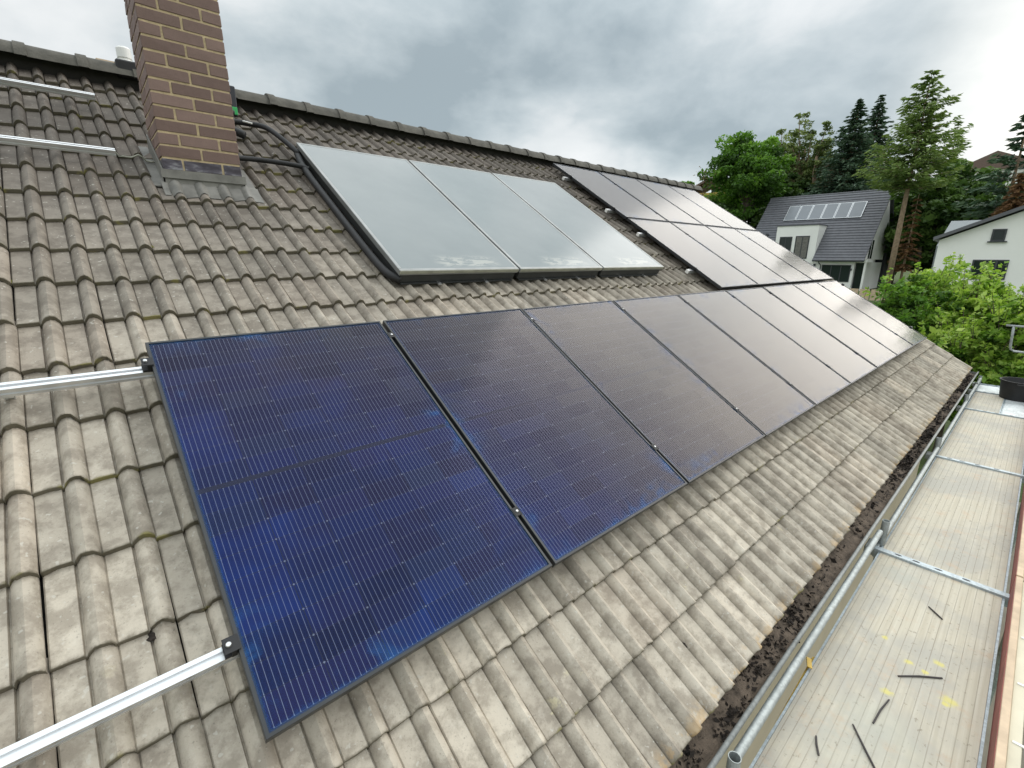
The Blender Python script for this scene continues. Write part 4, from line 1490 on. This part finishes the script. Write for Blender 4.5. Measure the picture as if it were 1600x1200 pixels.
# ------------------------------------------------------------------ neighbour house with steep dark roof
def window(parent, px, y0, y1, z0, z1, nm='window', depth=0.10, mull=1, inside='win', face=-1):
    """window in a wall facing -X, at plane x = px (local coordinates)"""
    f = MB()
    t = 0.07
    for (a, b, c_, d) in ((y0, y1, z0, z0 + t), (y0, y1, z1 - t, z1), (y0, y0 + t, z0 + t, z1 - t), (y1 - t, y1, z0 + t, z1 - t)):
        f.box(px - 0.02, px + depth, a, b, c_, d)
    for k in range(1, mull):
        ym = y0 + (y1 - y0) * k / mull
        f.box(px - 0.015, px + depth, ym - 0.04, ym + 0.04, z0 + t, z1 - t)
    w = f.build(nm, M['wframe'], parent)
    MB().box(px + 0.006, px + 0.016, y0 + t, y1 - t, z0 + t, z1 - t).build('pane', M[inside], w)
    return w


def neighbour():
    HX, HYr, HYl = 60.0, 11.75, 24.2
    gz = -1.95
    e = empty('neighbour_house', (HX, (HYr + HYl) / 2, gz))
    tag(e, 'white house with steep anthracite roof, dormer and six roof solar panels', 'house')
    cy = (HYr + HYl) / 2
    eav, rid = 1.28, 8.55
    D = 6.4            # front to ridge
    yl, yr = HYl - cy, HYr - cy      # left positive
    Z = lambda z: z - gz
    # walls with recessed openings left as frames proud of dark panes
    w = MB()
    w.box(0.35, 2 * D, yr + 0.9, yl - 0.4, 0, Z(eav) + 0.05)
    w.prism([(0.6, Z(eav) + 0.051), (2 * D - 0.2, Z(eav) + 0.051), (D, Z(rid) - 0.45)], 1, yr + 0.9, yl - 0.4)
    w.build('wall', M['white'], e)
    # corner: slab, post, upper right bay wall
    w = MB()
    w.box(0.30, 3.2, yr - 0.15, yr + 0.895, Z(eav) - 0.30, Z(eav) - 0.02)
    w.prism([(0.9, Z(eav)), (D + 2.4, Z(eav)), (D + 2.4, Z(eav) + 3.6), (D, Z(rid) - 0.6), (1.6, Z(eav) + 0.9)], 1, yr + 0.22, yr + 0.89)
    w.box(2.2, D + 2.4, yr + 0.22, yr + 0.89, 0, Z(eav) - 0.305)
    w.build('corner_bay', M['white'], e)
    MB().box(0.34, 0.52, yr - 0.12, yr + 0.06, 0, Z(eav) - 0.305).build('post', M['white'], e)
    MB().box(D + 2.5, 2 * D, yr - 0.02, yr + 0.895, 0, Z(eav) + 4.4).build('side_cladding', M['anthr'], e)
    # roof: two slabs with stepped tile courses on the front
    n = 26
    r = MB()
    sl = Vector((D + 0.25, Z(rid) - Z(eav) + 0.15))
    x0_, z0_ = -0.2, Z(eav) - 0.15
    ya, yb = yr, yl
    for k in range(n):
        t0, t1 = k / n, (k + 1) / n + 0.006
        xa, za = x0_ + sl.x * t0, z0_ + sl.y * t0
        xb, zb = x0_ + sl.x * t1, z0_ + sl.y * t1
        nv = Vector((-sl.y, sl.x)).normalized()
        up0, up1 = 0.13, 0.07
        ysplit = []
        # dormer occupies the lower left: the roof is cut there
        segs = [(ya, yb)]
        if t0 < 0.485:
            segs = [(ya, DYR), (DYL, yb)]
        for (s0, s1) in segs:
            r.prism([(xa, za), (xb, zb), (xb + nv.x * up1, zb + nv.y * up1), (xa + nv.x * up0, za + nv.y * up0)], 1, s0, s1)
    ro = r.build('roof', M['slate'], e)
    rb = MB().prism([(2 * D + 0.25, Z(eav) - 0.15), (2 * D + 0.25, Z(eav)), (D + 0.02, Z(rid) + 0.06), (D + 0.06, Z(rid) - 0.12)], 1, ya, yb)
    rb.build('rear_roof', M['slate'], e)
    MB().tube([(D + 0.04, ya - 0.02, Z(rid) + 0.05), (D + 0.04, yb + 0.02, Z(rid) + 0.05)], 0.12, 8).build('ridge', M['slate'], ro)
    # dormer
    dt = Z(eav) + sl.y * 0.485
    dm = MB()
    dm.box(0.30, 3.6, DYR + 0.01, DYL - 0.01, Z(eav) - 0.4, dt)
    do = dm.build('dormer', M['white'], e)
    MB().box(0.22, 3.9, DYR - 0.04, DYL + 0.04, dt + 0.002, dt + 0.10).build('dormer_roof', M['slate'], do)
    window(do, 0.27, DYL - 1.75, DYL - 0.45, Z(eav) + 0.05, dt - 1.15, mull=2)
    wn = window(do, 0.27, DYR + 0.75, DYR + 2.15, Z(eav) + 0.05, dt - 1.1, mull=2)
    MB().box(0.268, 0.274, DYR + 0.85, DYR + 2.05, Z(eav) + 0.15, dt - 1.2).build('curtain', M['curtain'], wn)
    # ground floor
    window(e, 0.32, yr + 1.15, yr + 3.85, Z(-1.05), Z(0.72), mull=3)
    dr = MB().box(0.30, 0.36, yr + 0.95, yr + 1.0, 0.1, 2.3)
    window(e, 0.9, yr + 0.12, yr + 0.88, 0.15, Z(eav) - 0.35, nm='glass_door')
    # upper corner windows on the side bay
    sw = MB()
    for (xa, xb) in ((1.9, 2.5), (2.8, 3.4)):
        sw.box(xa, xb, yr + 0.195, yr + 0.215, Z(eav) + 0.1, Z(eav) + 2.0)
    sw.build('side_window', M['win'], e)
    # down pipe, lamp
    MB().tube([(0.05, DYR - 0.5, Z(eav) - 0.12), (0.22, DYR - 0.6, Z(eav) - 0.45), (0.29, DYR - 0.75, Z(eav) - 0.6), (0.29, DYR - 0.75, 0.1)], 0.05, 8).build('downpipe', M['wframe'], e)
    MB().box(0.22, 0.345, DYR - 0.25, DYR - 0.05, Z(0.55), Z(0.8)).build('wall_lamp', M['wframe'], e)
    MB().box(0.22, 0.345, yr + 1.05, yr + 1.18, Z(0.15), Z(0.35)).build('wall_lamp', M['wframe'], e)
    MB().tube([(x0_ - 0.05, ya, z0_ - 0.02), (x0_ - 0.05, DYR, z0_ - 0.02)], 0.07, 8).build('gutter', M['wframe'], e)
    # solar panels on that roof
    ang = math.atan2(sl.y, sl.x)
    for k in range(6):
        y = DPY - k * 1.30
        t0, t1 = 0.60, 0.83
        xa, za = x0_ + sl.x * t0, z0_ + sl.y * t0
        Ls = sl.length * (t1 - t0)
        b = MB()
        b.box(0, 1.24, 0, Ls, 0.0, 0.05)
        pe = empty('roof_solar_panel')
        pe.parent = e
        pe.location = (xa - math.sin(ang) * 0.18, y, za + math.cos(ang) * 0.18)
        pe.rotation_euler = (Matrix.Rotation(math.radians(-90), 3, 'Z') @ Matrix.Rotation(ang, 3, 'X')).to_euler()
        b.build('frame', M['alu'], pe)
        MB().box(0.045, 1.195, 0.045, Ls - 0.045, 0.051, 0.056).build('glass', M['pvfar'], pe)
    vt = MB().box(2.0, 2.3, yl - 1.9, yl - 1.65, Z(3.75), Z(4.2)).build('roof_vent', M['wframe'], e)


DYR, DYL, DPY = -1.5, 2.75, 3.4
neighbour()

# ------------------------------------------------------------------ white gable house at the right
def gable_house():
    c0 = at(1480, 372, 36.0)
    gz = ground_z(c0.x, c0.y)
    e = empty('gable_house', (c0.x, c0.y, gz), (0, 0, math.radians(4)))
    tag(e, 'white gabled house with grey roof at the right edge of the picture', 'house')
    Z = lambda z: z - gz
    ez = c0.z
    s = 0.475
    wd = 12.0
    W0 = MB().prism([(0.3, 0), (0.3, Z(ez) - 0.1), (-wd / 2, Z(ez) - 0.12 + s * (wd / 2 + 0.1)), (-wd, Z(ez) - 0.12), (-wd, 0)], 0, 0, 9)
    W0.build('wall', M['white'], e)
    rf = MB().prism([(0.55, Z(ez) - 0.12), (-wd / 2, Z(ez) - 0.02 + s * (wd / 2 + 0.1)), (-wd - 0.3, Z(ez) - 0.25), (-wd - 0.3, Z(ez) - 0.08), (-wd / 2, Z(ez) + 0.17 + s * (wd / 2 + 0.1)), (0.55, Z(ez) + 0.06)], 0, -0.35, 9.4)
    rf.build('roof', M['slate'], e)
    MB().prism([(0.45, Z(ez) - 0.02), (-4.6, Z(ez) + 0.75 + 1.3), (-4.6, Z(ez) - 0.4), (0.45, Z(ez) - 0.4)], 0, 9.5, 9.6)
    # lower wing behind: its roof shows above the rake
    wg = MB()
    z_r = at(1490, 342, 46).z
    y_l = at(1487, 345, 46).y - c0.y
    wg.prism([(0.0, Z(ez) - 0.4), (2.6, Z(z_r)), (3.2, Z(z_r) - 0.1), (3.2, Z(ez) - 0.6)], 1, 0, 0.1)
    wing = MB()
    xa, xb = 9.6, 12.4
    wing.add([(xa, 0.9, Z(ez) - 0.2), (xa, -9, Z(ez) - 0.2), (xb, -9, Z(z_r)), (xb, 0.55, Z(z_r)), (xa, 0.9, 0), (xa, -9, 0), (xb + 2.5, -9, 0), (xb + 2.5, 0.55, 0), (xb + 2.5, -9, Z(ez) - 0.2), (xb + 2.5, 0.55, Z(ez) - 0.2)],
             [(0, 1, 2, 3), (3, 2, 8, 9), (1, 0, 4, 5), (0, 3, 9, 7, 4), (9, 8, 6, 7), (2, 1, 5, 6, 8)])
    wing.build('side_roof', M['greyroof'], e)
    # window and terrace door in the gable, facing us (-X)
    q0, q1 = at(1547, 377, 36.0), at(1575, 357.5, 36.0)
    f = q0 - Vector(e.location)
    g = q1 - Vector(e.location)
    window(e, -0.03, g.y, f.y, f.z, g.z, mull=1)
    MB().box(-0.10, 0.0, g.y - 0.1, f.y + 0.1, f.z - 0.06, f.z - 0.001).build('sill', M['wframe'], e)
    q0, q1 = at(1513, 436, 36.0), at(1578, 406, 36.0)
    f = q0 - Vector(e.location)
    g = q1 - Vector(e.location)
    window(e, -0.03, g.y, f.y, f.z, g.z, nm='terrace_door', mull=3)


gable_house()

# ochre house and a far brown roof
q = at(1128, 297, 95)
gz = ground_z(q.x, q.y)
e = empty('ochre_house', (q.x, q.y, gz), (0, 0, 0.3))
tag(e, 'ochre house with dark roof far behind the ridge end', 'house')
MB().box(0, 8, -2.2, 6, 0, q.z - gz - 0.3).build('wall', M['ochre'], e)
MB().prism([(-3.0, q.z - gz - 0.4), (2.2, q.z - gz + 2.2), (6.8, q.z - gz - 0.4), (6.8, q.z - gz - 0.7), (2.2, q.z - gz + 1.8), (-3.0, q.z - gz - 0.7)], 0, -0.6, 8.6).build('roof', M['brownroof'], e)
q = at(1545, 252, 130)
gz = ground_z(q.x, q.y)
e = empty('hill_house', (q.x, q.y, gz), (0, 0, -0.1))
tag(e, 'distant house with brown roof on the hill behind the trees at right', 'house')
MB().box(0, 9, -7, 5, 0, q.z - gz - 1.6).build('wall', M['white'], e)
MB().prism([(-8, q.z - gz - 1.6), (-1, q.z - gz + 1.6), (6, q.z - gz - 1.6)], 0, -0.6, 9.6).build('roof', M['brownroof'], e)

# ------------------------------------------------------------------ vegetation
def limb_tubes(mb, root, tips, r0, rg, frac=0.5):
    for tp in tips:
        a = Vector(root)
        b = Vector(tp)
        m1 = a.lerp(b, 0.4) + Vector(rg.normal(0, 0.06, 3)) * (b - a).length
        m1.z -= 0.06 * (b - a).length
        mb.tube([a, m1, b], [r0, r0 * 0.6, r0 * 0.2], 6, cap=False)


def broadleaf(name, base, top_z, crown_r, crown_bot, label, mat, seed, nclump=60, per=170, leaf=0.30, group=None, bark='barkdark', squash=1.0, spread=0.34, cat='tree', taper=0.15, shoots=0):
    rg = np.random.default_rng(seed)
    e = empty(name, base)
    tag(e, label, cat, group)
    H = top_z - base[2]
    cb = crown_bot - base[2]
    cz = (H + cb) / 2
    hz = (H - cb) / 2
    d = rg.normal(0, 1, (nclump, 3))
    d /= np.linalg.norm(d, axis=1)[:, None]
    rad = rg.uniform(0.35, 1.0, nclump) ** 0.6
    lob = 1 + 0.22 * np.sin(3 * np.arctan2(d[:, 1], d[:, 0]) + seed) + 0.15 * rg.normal(0, 1, nclump)
    cen = d * (rad * lob)[:, None] * np.array([crown_r * squash, crown_r, hz]) * 0.86 + np.array([0, 0, cz])
    hh = np.clip((cen[:, 2] - cb) / (H - cb + 1e-6), 0, 1)
    cen[:, :2] *= (1.12 - taper * 1.1 * hh)[:, None]
    cs = crown_r * spread * rg.uniform(0.6, 1.25, nclump) * (1 - 0.5 * taper * hh)
    P, TI = [], []
    for k in range(nclump):
        n = int(per * rg.uniform(0.6, 1.4))
        dd = rg.normal(0, 1, (n, 3))
        dd /= np.linalg.norm(dd, axis=1)[:, None]
        rr = rg.uniform(0.15, 1, n) ** 0.5
        P.append(cen[k] + dd * (rr * cs[k])[:, None] * np.array([1, 1, 0.62]))
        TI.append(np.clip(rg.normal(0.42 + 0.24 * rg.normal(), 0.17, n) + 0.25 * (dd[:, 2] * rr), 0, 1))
    stems = []
    for k in range(shoots):
        c0_ = cen[rg.integers(nclump)]
        if c0_[2] < cb + 0.35 * (H - cb):
            continue
        L = rg.uniform(0.2, 0.65)
        dirv = np.array([rg.normal(0, 0.22), rg.normal(0, 0.22), 1.0])
        q0 = c0_ + dirv * 0.1
        q1 = c0_ + dirv * (cs.mean() * 0.6 + L)
        n = int(26 * L) + 8
        f_ = rg.uniform(0.25, 1, n)
        P.append(q0 + (q1 - q0) * f_[:, None] + rg.normal(0, 0.055, (n, 3)) * (1.15 - f_)[:, None] * 1.6)
        TI.append(np.clip(rg.normal(0.72, 0.15, n), 0, 1))
        stems.append((tuple(q0), tuple(q1)))
    P = np.concatenate(P)
    TI = np.concatenate(TI)
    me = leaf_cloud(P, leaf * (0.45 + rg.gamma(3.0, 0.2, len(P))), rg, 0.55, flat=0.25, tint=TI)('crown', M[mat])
    link('crown', me, e)
    t = MB()
    lean = rg.normal(0, 0.02, 2) * H
    t.tube([(0, 0, -0.3), (lean[0] * 0.4, lean[1] * 0.4, cb), (lean[0], lean[1], cz + hz * 0.3)], [0.035 * H * 0.6, 0.025 * H * 0.6, 0.006 * H], 8)
    sel = rg.permutation(nclump)[:min(nclump, 22)]
    for k in sel:
        zc = max(cb * 0.9, min(cen[k][2] - 0.2, cz))
        limb_tubes(t, (lean[0] * 0.5, lean[1] * 0.5, zc * rg.uniform(0.7, 1.0)), [tuple(cen[k])], 0.008 * H, rg)
    for q0, q1 in stems:
        t.tube([q0, q1], [0.008, 0.003], 4, cap=False)
    t.build('trunk', M[bark], e, smooth=True)
    return e


def conifer(name, base, top_z, crown_r, crown_bot, label, mat, seed, nwh=26, perbr=7, dens=26, leaf=0.5, droop=0.35, bark='bark', lean=(0, 0), shape=0.85, group=None, ragged=0.25, gap=0.0, trunk_r=None, upturn=0.0, elong=0.16):
    rg = np.random.default_rng(seed)
    e = empty(name, base)
    tag(e, label, 'tree', group)
    H = top_z - base[2]
    cb = crown_bot - base[2]
    t = MB()
    tr = trunk_r or 0.013 * H
    axis = lambda z: np.array([lean[0] * (z / H) ** 1.5, lean[1] * (z / H) ** 1.5, z])
    zs = [0, H * 0.25, H * 0.5, H * 0.75, H * 0.98]
    t.tube([tuple(axis(z) - (np.array([0, 0, 0.3]) if z == 0 else 0)) for z in zs], [tr, tr * 0.86, tr * 0.62, tr * 0.35, 0.02], 8)
    P, A, TI = [], [], []
    for k in range(nwh):
        f = (k + rg.uniform(-0.3, 0.3)) / nwh
        f = min(max(f, 0), 0.99)
        z = cb + (H - cb) * f
        R = crown_r * (1 - f) ** shape
        if f < 0.12:
            R *= 0.65 + 2.5 * f
        nb = max(3, int(perbr * (0.5 + 0.8 * (1 - f))))
        ph = rg.uniform(0, 6.28)
        for b in range(nb):
            if rg.random() < gap:
                continue
            an = ph + 6.283 * b / nb + rg.normal(0, 0.25)
            L = max(0.25, R * rg.uniform(1 - 2 * ragged, 1 + ragged))
            o = axis(z)
            dr = np.array([math.cos(an), math.sin(an), 0])
            n = int(dens * (0.35 + L / crown_r))
            s = rg.uniform(0.12, 1, n) ** 0.75
            zz = -droop * L * s ** 1.4 + upturn * L * s ** 3
            side = rg.normal(0, 0.13, n) * L * (1.1 - s * 0.5)
            perp = np.array([-dr[1], dr[0], 0])
            pts = o + dr * (s * L)[:, None] + perp * side[:, None]
            pts[:, 2] += zz - np.abs(side) * 0.25 + rg.normal(0, 0.05, n) * L * 0.6
            P.append(pts)
            ax = dr * 0.9 + perp * np.sign(side)[:, None] * 0.6 + np.array([0, 0, -0.25])
            A.append(ax)
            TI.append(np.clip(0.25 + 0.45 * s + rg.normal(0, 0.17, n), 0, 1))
            if b % 2 == 0 and L > crown_r * 0.3:
                t.tube([tuple(o), tuple(o + dr * L * 0.5 + np.array([0, 0, -droop * L * 0.35])), tuple(o + dr * L * 0.9 + np.array([0, 0, (-droop * 0.85 + upturn * 0.7) * L]))], [tr * 0.22 * (1 - f) + 0.015, tr * 0.13 * (1 - f) + 0.01, 0.008], 5, cap=False)
    P, A, TI = np.concatenate(P), np.concatenate(A), np.concatenate(TI)
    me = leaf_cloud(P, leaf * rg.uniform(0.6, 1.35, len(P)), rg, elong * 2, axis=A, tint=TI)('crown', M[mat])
    link('crown', me, e)
    t.build('trunk', M[bark], e, smooth=True)
    return e


def place(px_top, py_top, dist):
    q = at(px_top, py_top, dist)
    return (q.x, q.y, ground_z(q.x, q.y)), q.z


def pxm(px, py, dist):
    """metres per photo pixel at that place"""
    d = ray(px, py)
    return dist / math.hypot(d[0], d[1]) * (RC[2] @ d) / FPX


def T_broad(px, pyt, pyb, wpx, dist, *a, **k):
    base, tz = place(px, pyt, dist)
    cb = at(px, pyb, dist).z
    return broadleaf(a[0], base, tz, wpx / 2 * pxm(px, (pyt + pyb) / 2, dist), cb, *a[1:], **k)


def T_con(px, pyt, pyb, wpx, dist, *a, **k):
    base, tz = place(px, pyt, dist)
    cb = at(px, pyb, dist).z
    return conifer(a[0], base, tz, wpx / 2 * pxm(px, (pyt + pyb) / 2, dist), max(cb, base[2] + 0.8), *a[1:], **k)


T_broad(1178, 196, 345, 118, 74, 'maple_tree', 'round bright green broadleaf tree left of the white house', 'leaf_maple', 21, nclump=130, per=170, leaf=0.40, spread=0.27)
T_broad(1235, 262, 360, 70, 80, 'maple_tree', 'lower dark green broadleaf tree close behind the white house ridge', 'leaf_dark', 22, nclump=60, per=150, leaf=0.42)
T_broad(1262, 172, 340, 76, 84, 'birch_tree', 'tall airy birch between the round tree and the dark spruces', 'leaf_larch', 31, nclump=120, per=62, leaf=0.30, spread=0.30, bark='bark', taper=0.62)
T_broad(1294, 188, 340, 64, 82, 'birch_tree', 'slim pale birch just left of the dark spruces', 'leaf_larch', 32, nclump=120, per=62, leaf=0.30, spread=0.30, bark='bark', taper=0.62)
T_broad(1230, 192, 330, 76, 88, 'birch_tree', 'airy birch whose top rises right of the round green tree', 'leaf_larch', 33, nclump=120, per=62, leaf=0.30, spread=0.30, bark='bark', taper=0.62)
T_con(1345, 152, 345, 135, 78, 'spruce_tree', 'left of the two dark blue-green spruces behind the white house', 'leaf_spruce', 34, nwh=58, perbr=11, dens=52, leaf=0.5, droop=0.30, upturn=0.18, ragged=0.32)
T_con(1379, 146, 345, 120, 84, 'spruce_tree', 'right of the two dark spruces, half hidden by the tall pine', 'leaf_spruce', 35, nwh=58, perbr=11, dens=48, leaf=0.5, droop=0.30, upturn=0.18, ragged=0.32)
bp, tz = place(1458, 106, 62)
conifer('pine_tree', bp, tz, 3.9, at(1430, 292, 62).z, 'tallest pine with long bare trunk right of the white house', 'leaf_pine', 36, nwh=36, perbr=10, dens=58, leaf=0.46, droop=0.12, upturn=0.22, lean=(0, 0), ragged=0.38, shape=0.62, gap=0.2, elong=0.14, trunk_r=0.28)
T_con(1500, 185, 300, 70, 86, 'pine_tree', 'ragged thin pine just right of the tallest pine', 'leaf_pine', 37, nwh=22, perbr=8, dens=30, leaf=0.6, gap=0.3, droop=0.05, upturn=0.2, ragged=0.35)
T_con(1618, 150, 330, 130, 58, 'fir_tree', 'dark fir cut off by the right edge of the picture', 'leaf_spruce', 38, nwh=20, perbr=7, dens=30, leaf=0.6, droop=0.15, upturn=0.2, gap=0.2, ragged=0.35)
T_con(1598, 268, 350, 60, 55, 'withered_spruce', 'withered brown conifer at the right edge above the gable house', 'leaf_brown', 39, nwh=18, perbr=8, dens=30, leaf=0.5, droop=0.4)
for k, (px, pt, pb, wpx, dist, lab) in enumerate((
        (1510, 240, 400, 120, 74, 'dark bushy tree between the tall pine and the gable house'),
        (1560, 262, 400, 110, 70, 'dark bushy tree behind the gable house roof'),
        (1470, 265, 410, 90, 68, 'dark undergrowth tree right beside the pine trunk'),
        (1425, 285, 420, 80, 72, 'dark tree standing behind the pine trunk'),
        (1310, 245, 350, 90, 90, 'dark tree low behind the left spruce'),
        (1255, 240, 360, 90, 92, 'dark tree low behind the three larches'),
        (1365, 240, 360, 90, 92, 'dark tree low between spruces and pine'),
        (1150, 270, 360, 80, 96, 'dark tree low behind the round green tree'),
        (1400, 300, 430, 70, 80, 'dark tree right behind the right end of the white house'))):
    T_broad(px, pt, pb, wpx, dist, 'dark_tree', lab, 'leaf_dark', 50 + k, nclump=70, per=170, leaf=0.5, group='dark trees behind the houses')
for k, (px, pt, dist, wpx, lab) in enumerate((
        (1135, 300, 90, 70, 'low dark tree at the left foot of the round green tree'), (1185, 305, 98, 80, 'low dark tree behind the left gable of the white house'),
        (1240, 285, 96, 80, 'dark tree closing the gap behind the white house ridge, left part'), (1295, 275, 96, 80, 'dark tree closing the gap behind the white house ridge, middle part'),
        (1350, 280, 96, 80, 'dark tree closing the gap behind the white house ridge, right part'), (1408, 330, 86, 60, 'dark thicket between white house and pine trunk'),
        (1455, 320, 84, 70, 'dark thicket right of the pine trunk'), (1500, 310, 82, 80, 'dark thicket left of the gable house roof'),
        (1550, 300, 88, 80, 'dark thicket above the gable house roof'), (1600, 310, 84, 80, 'dark thicket at the right edge above the gable house'))):
    base, tz = place(px, pt, dist)
    broadleaf('dark_tree', base, tz, wpx / 2 * pxm(px, pt, dist), base[2] + 0.5, lab, 'leaf_dark', 90 + k, nclump=60, per=150, leaf=0.6, group='dark trees behind the houses', spread=0.42)
T_con(1437, 300, 420, 46, 64, 'withered_spruce', 'reddish brown half dead spruce beside the pine trunk', 'leaf_brown', 40, nwh=14, perbr=7, dens=22, leaf=0.45, droop=0.4)
T_broad(1068, 284, 300, 34, 110, 'round_tree', 'small green treetop just showing over the end of the ridge', 'leaf_maple', 61, nclump=30, per=120, leaf=0.5)
# bare little tree
bp, tz = place(1103, 262, 60)
e = empty('bare_tree', bp)
tag(e, 'small nearly bare tree beside the ridge end', 'tree')
rg = np.random.default_rng(8)
t = MB()
Hh = tz - bp[2]
t.tube([(0, 0, 0), (0.1, 0, Hh * 0.5), (0, 0.1, Hh * 0.95)], [0.10, 0.06, 0.012], 6)
for k in range(46):
    z = Hh * rg.uniform(0.5, 0.95)
    an = rg.uniform(0, 6.28)
    L = rg.uniform(0.5, 1.5)
    t.tube([(0.06, 0.04, z), (0.5 * L * math.cos(an), 0.5 * L * math.sin(an), z + 0.35 * L), (L * math.cos(an), L * math.sin(an), z + 0.6 * L)], [0.022, 0.016, 0.008], 4, cap=False)
t.build('trunk', M['barkdark'], e)
cl_p = np.stack([rg.normal(0, 0.9, 260), rg.normal(0, 0.9, 260), Hh * rg.uniform(0.45, 1.0, 260)], 1)
link('crown', leaf_cloud(cl_p, rg.uniform(0.10, 0.22, 260), rg, 0.6)('crown', M['leaf_brown']), e)

# hazel bushes just beyond the gable end
BUSH = [((1470, 412), 620, 150, 17.5, 'large light green hazel bush right of the white house, its top against the gable house'),
        ((1560, 447), 640, 150, 15.5, 'light green bush at the right edge behind the scaffold guard rail'),
        ((1420, 455), 600, 90, 15.5, 'darker bush just beyond the far roof corner'),
        ((1625, 470), 680, 150, 13.8, 'bright green bush cut off by the right edge of the picture'),
        ((1510, 520), 660, 120, 14.0, 'low leafy bush directly behind the end of the scaffold')]
for k, ((px, pt), pb, wpx, dist, lab) in enumerate(BUSH):
    base, tz = place(px, pt, dist)
    r_ = wpx / 2 * pxm(px, pt + 60, dist)
    broadleaf('hazel_bush', base, tz, r_, max(at(px, pb, dist).z, base[2] + 0.2), lab, 'leaf_hazel' if k != 2 else 'leaf_maple', 70 + k, nclump=190, per=150, leaf=0.105, group='hazel bushes beyond the gable', spread=0.22, cat='bush', shoots=150)
# garden hedge and fence in front of the neighbour
fx = at(1362, 462, 50)
e = empty('garden_fence', (fx.x, fx.y, ground_z(fx.x, fx.y)))
tag(e, 'low wooden garden fence in front of the white house', 'fence')
for k in range(8):
    MB().box(0, 0.05, -3 + k * 0.8, -2.3 + k * 0.8, 0.1, 1.0).build('board', M['wood'], e)
print('objects', len(bpy.data.objects), 'tris', sum(len(o.data.loop_triangles) if o.type == 'MESH' else 0 for o in bpy.data.objects))
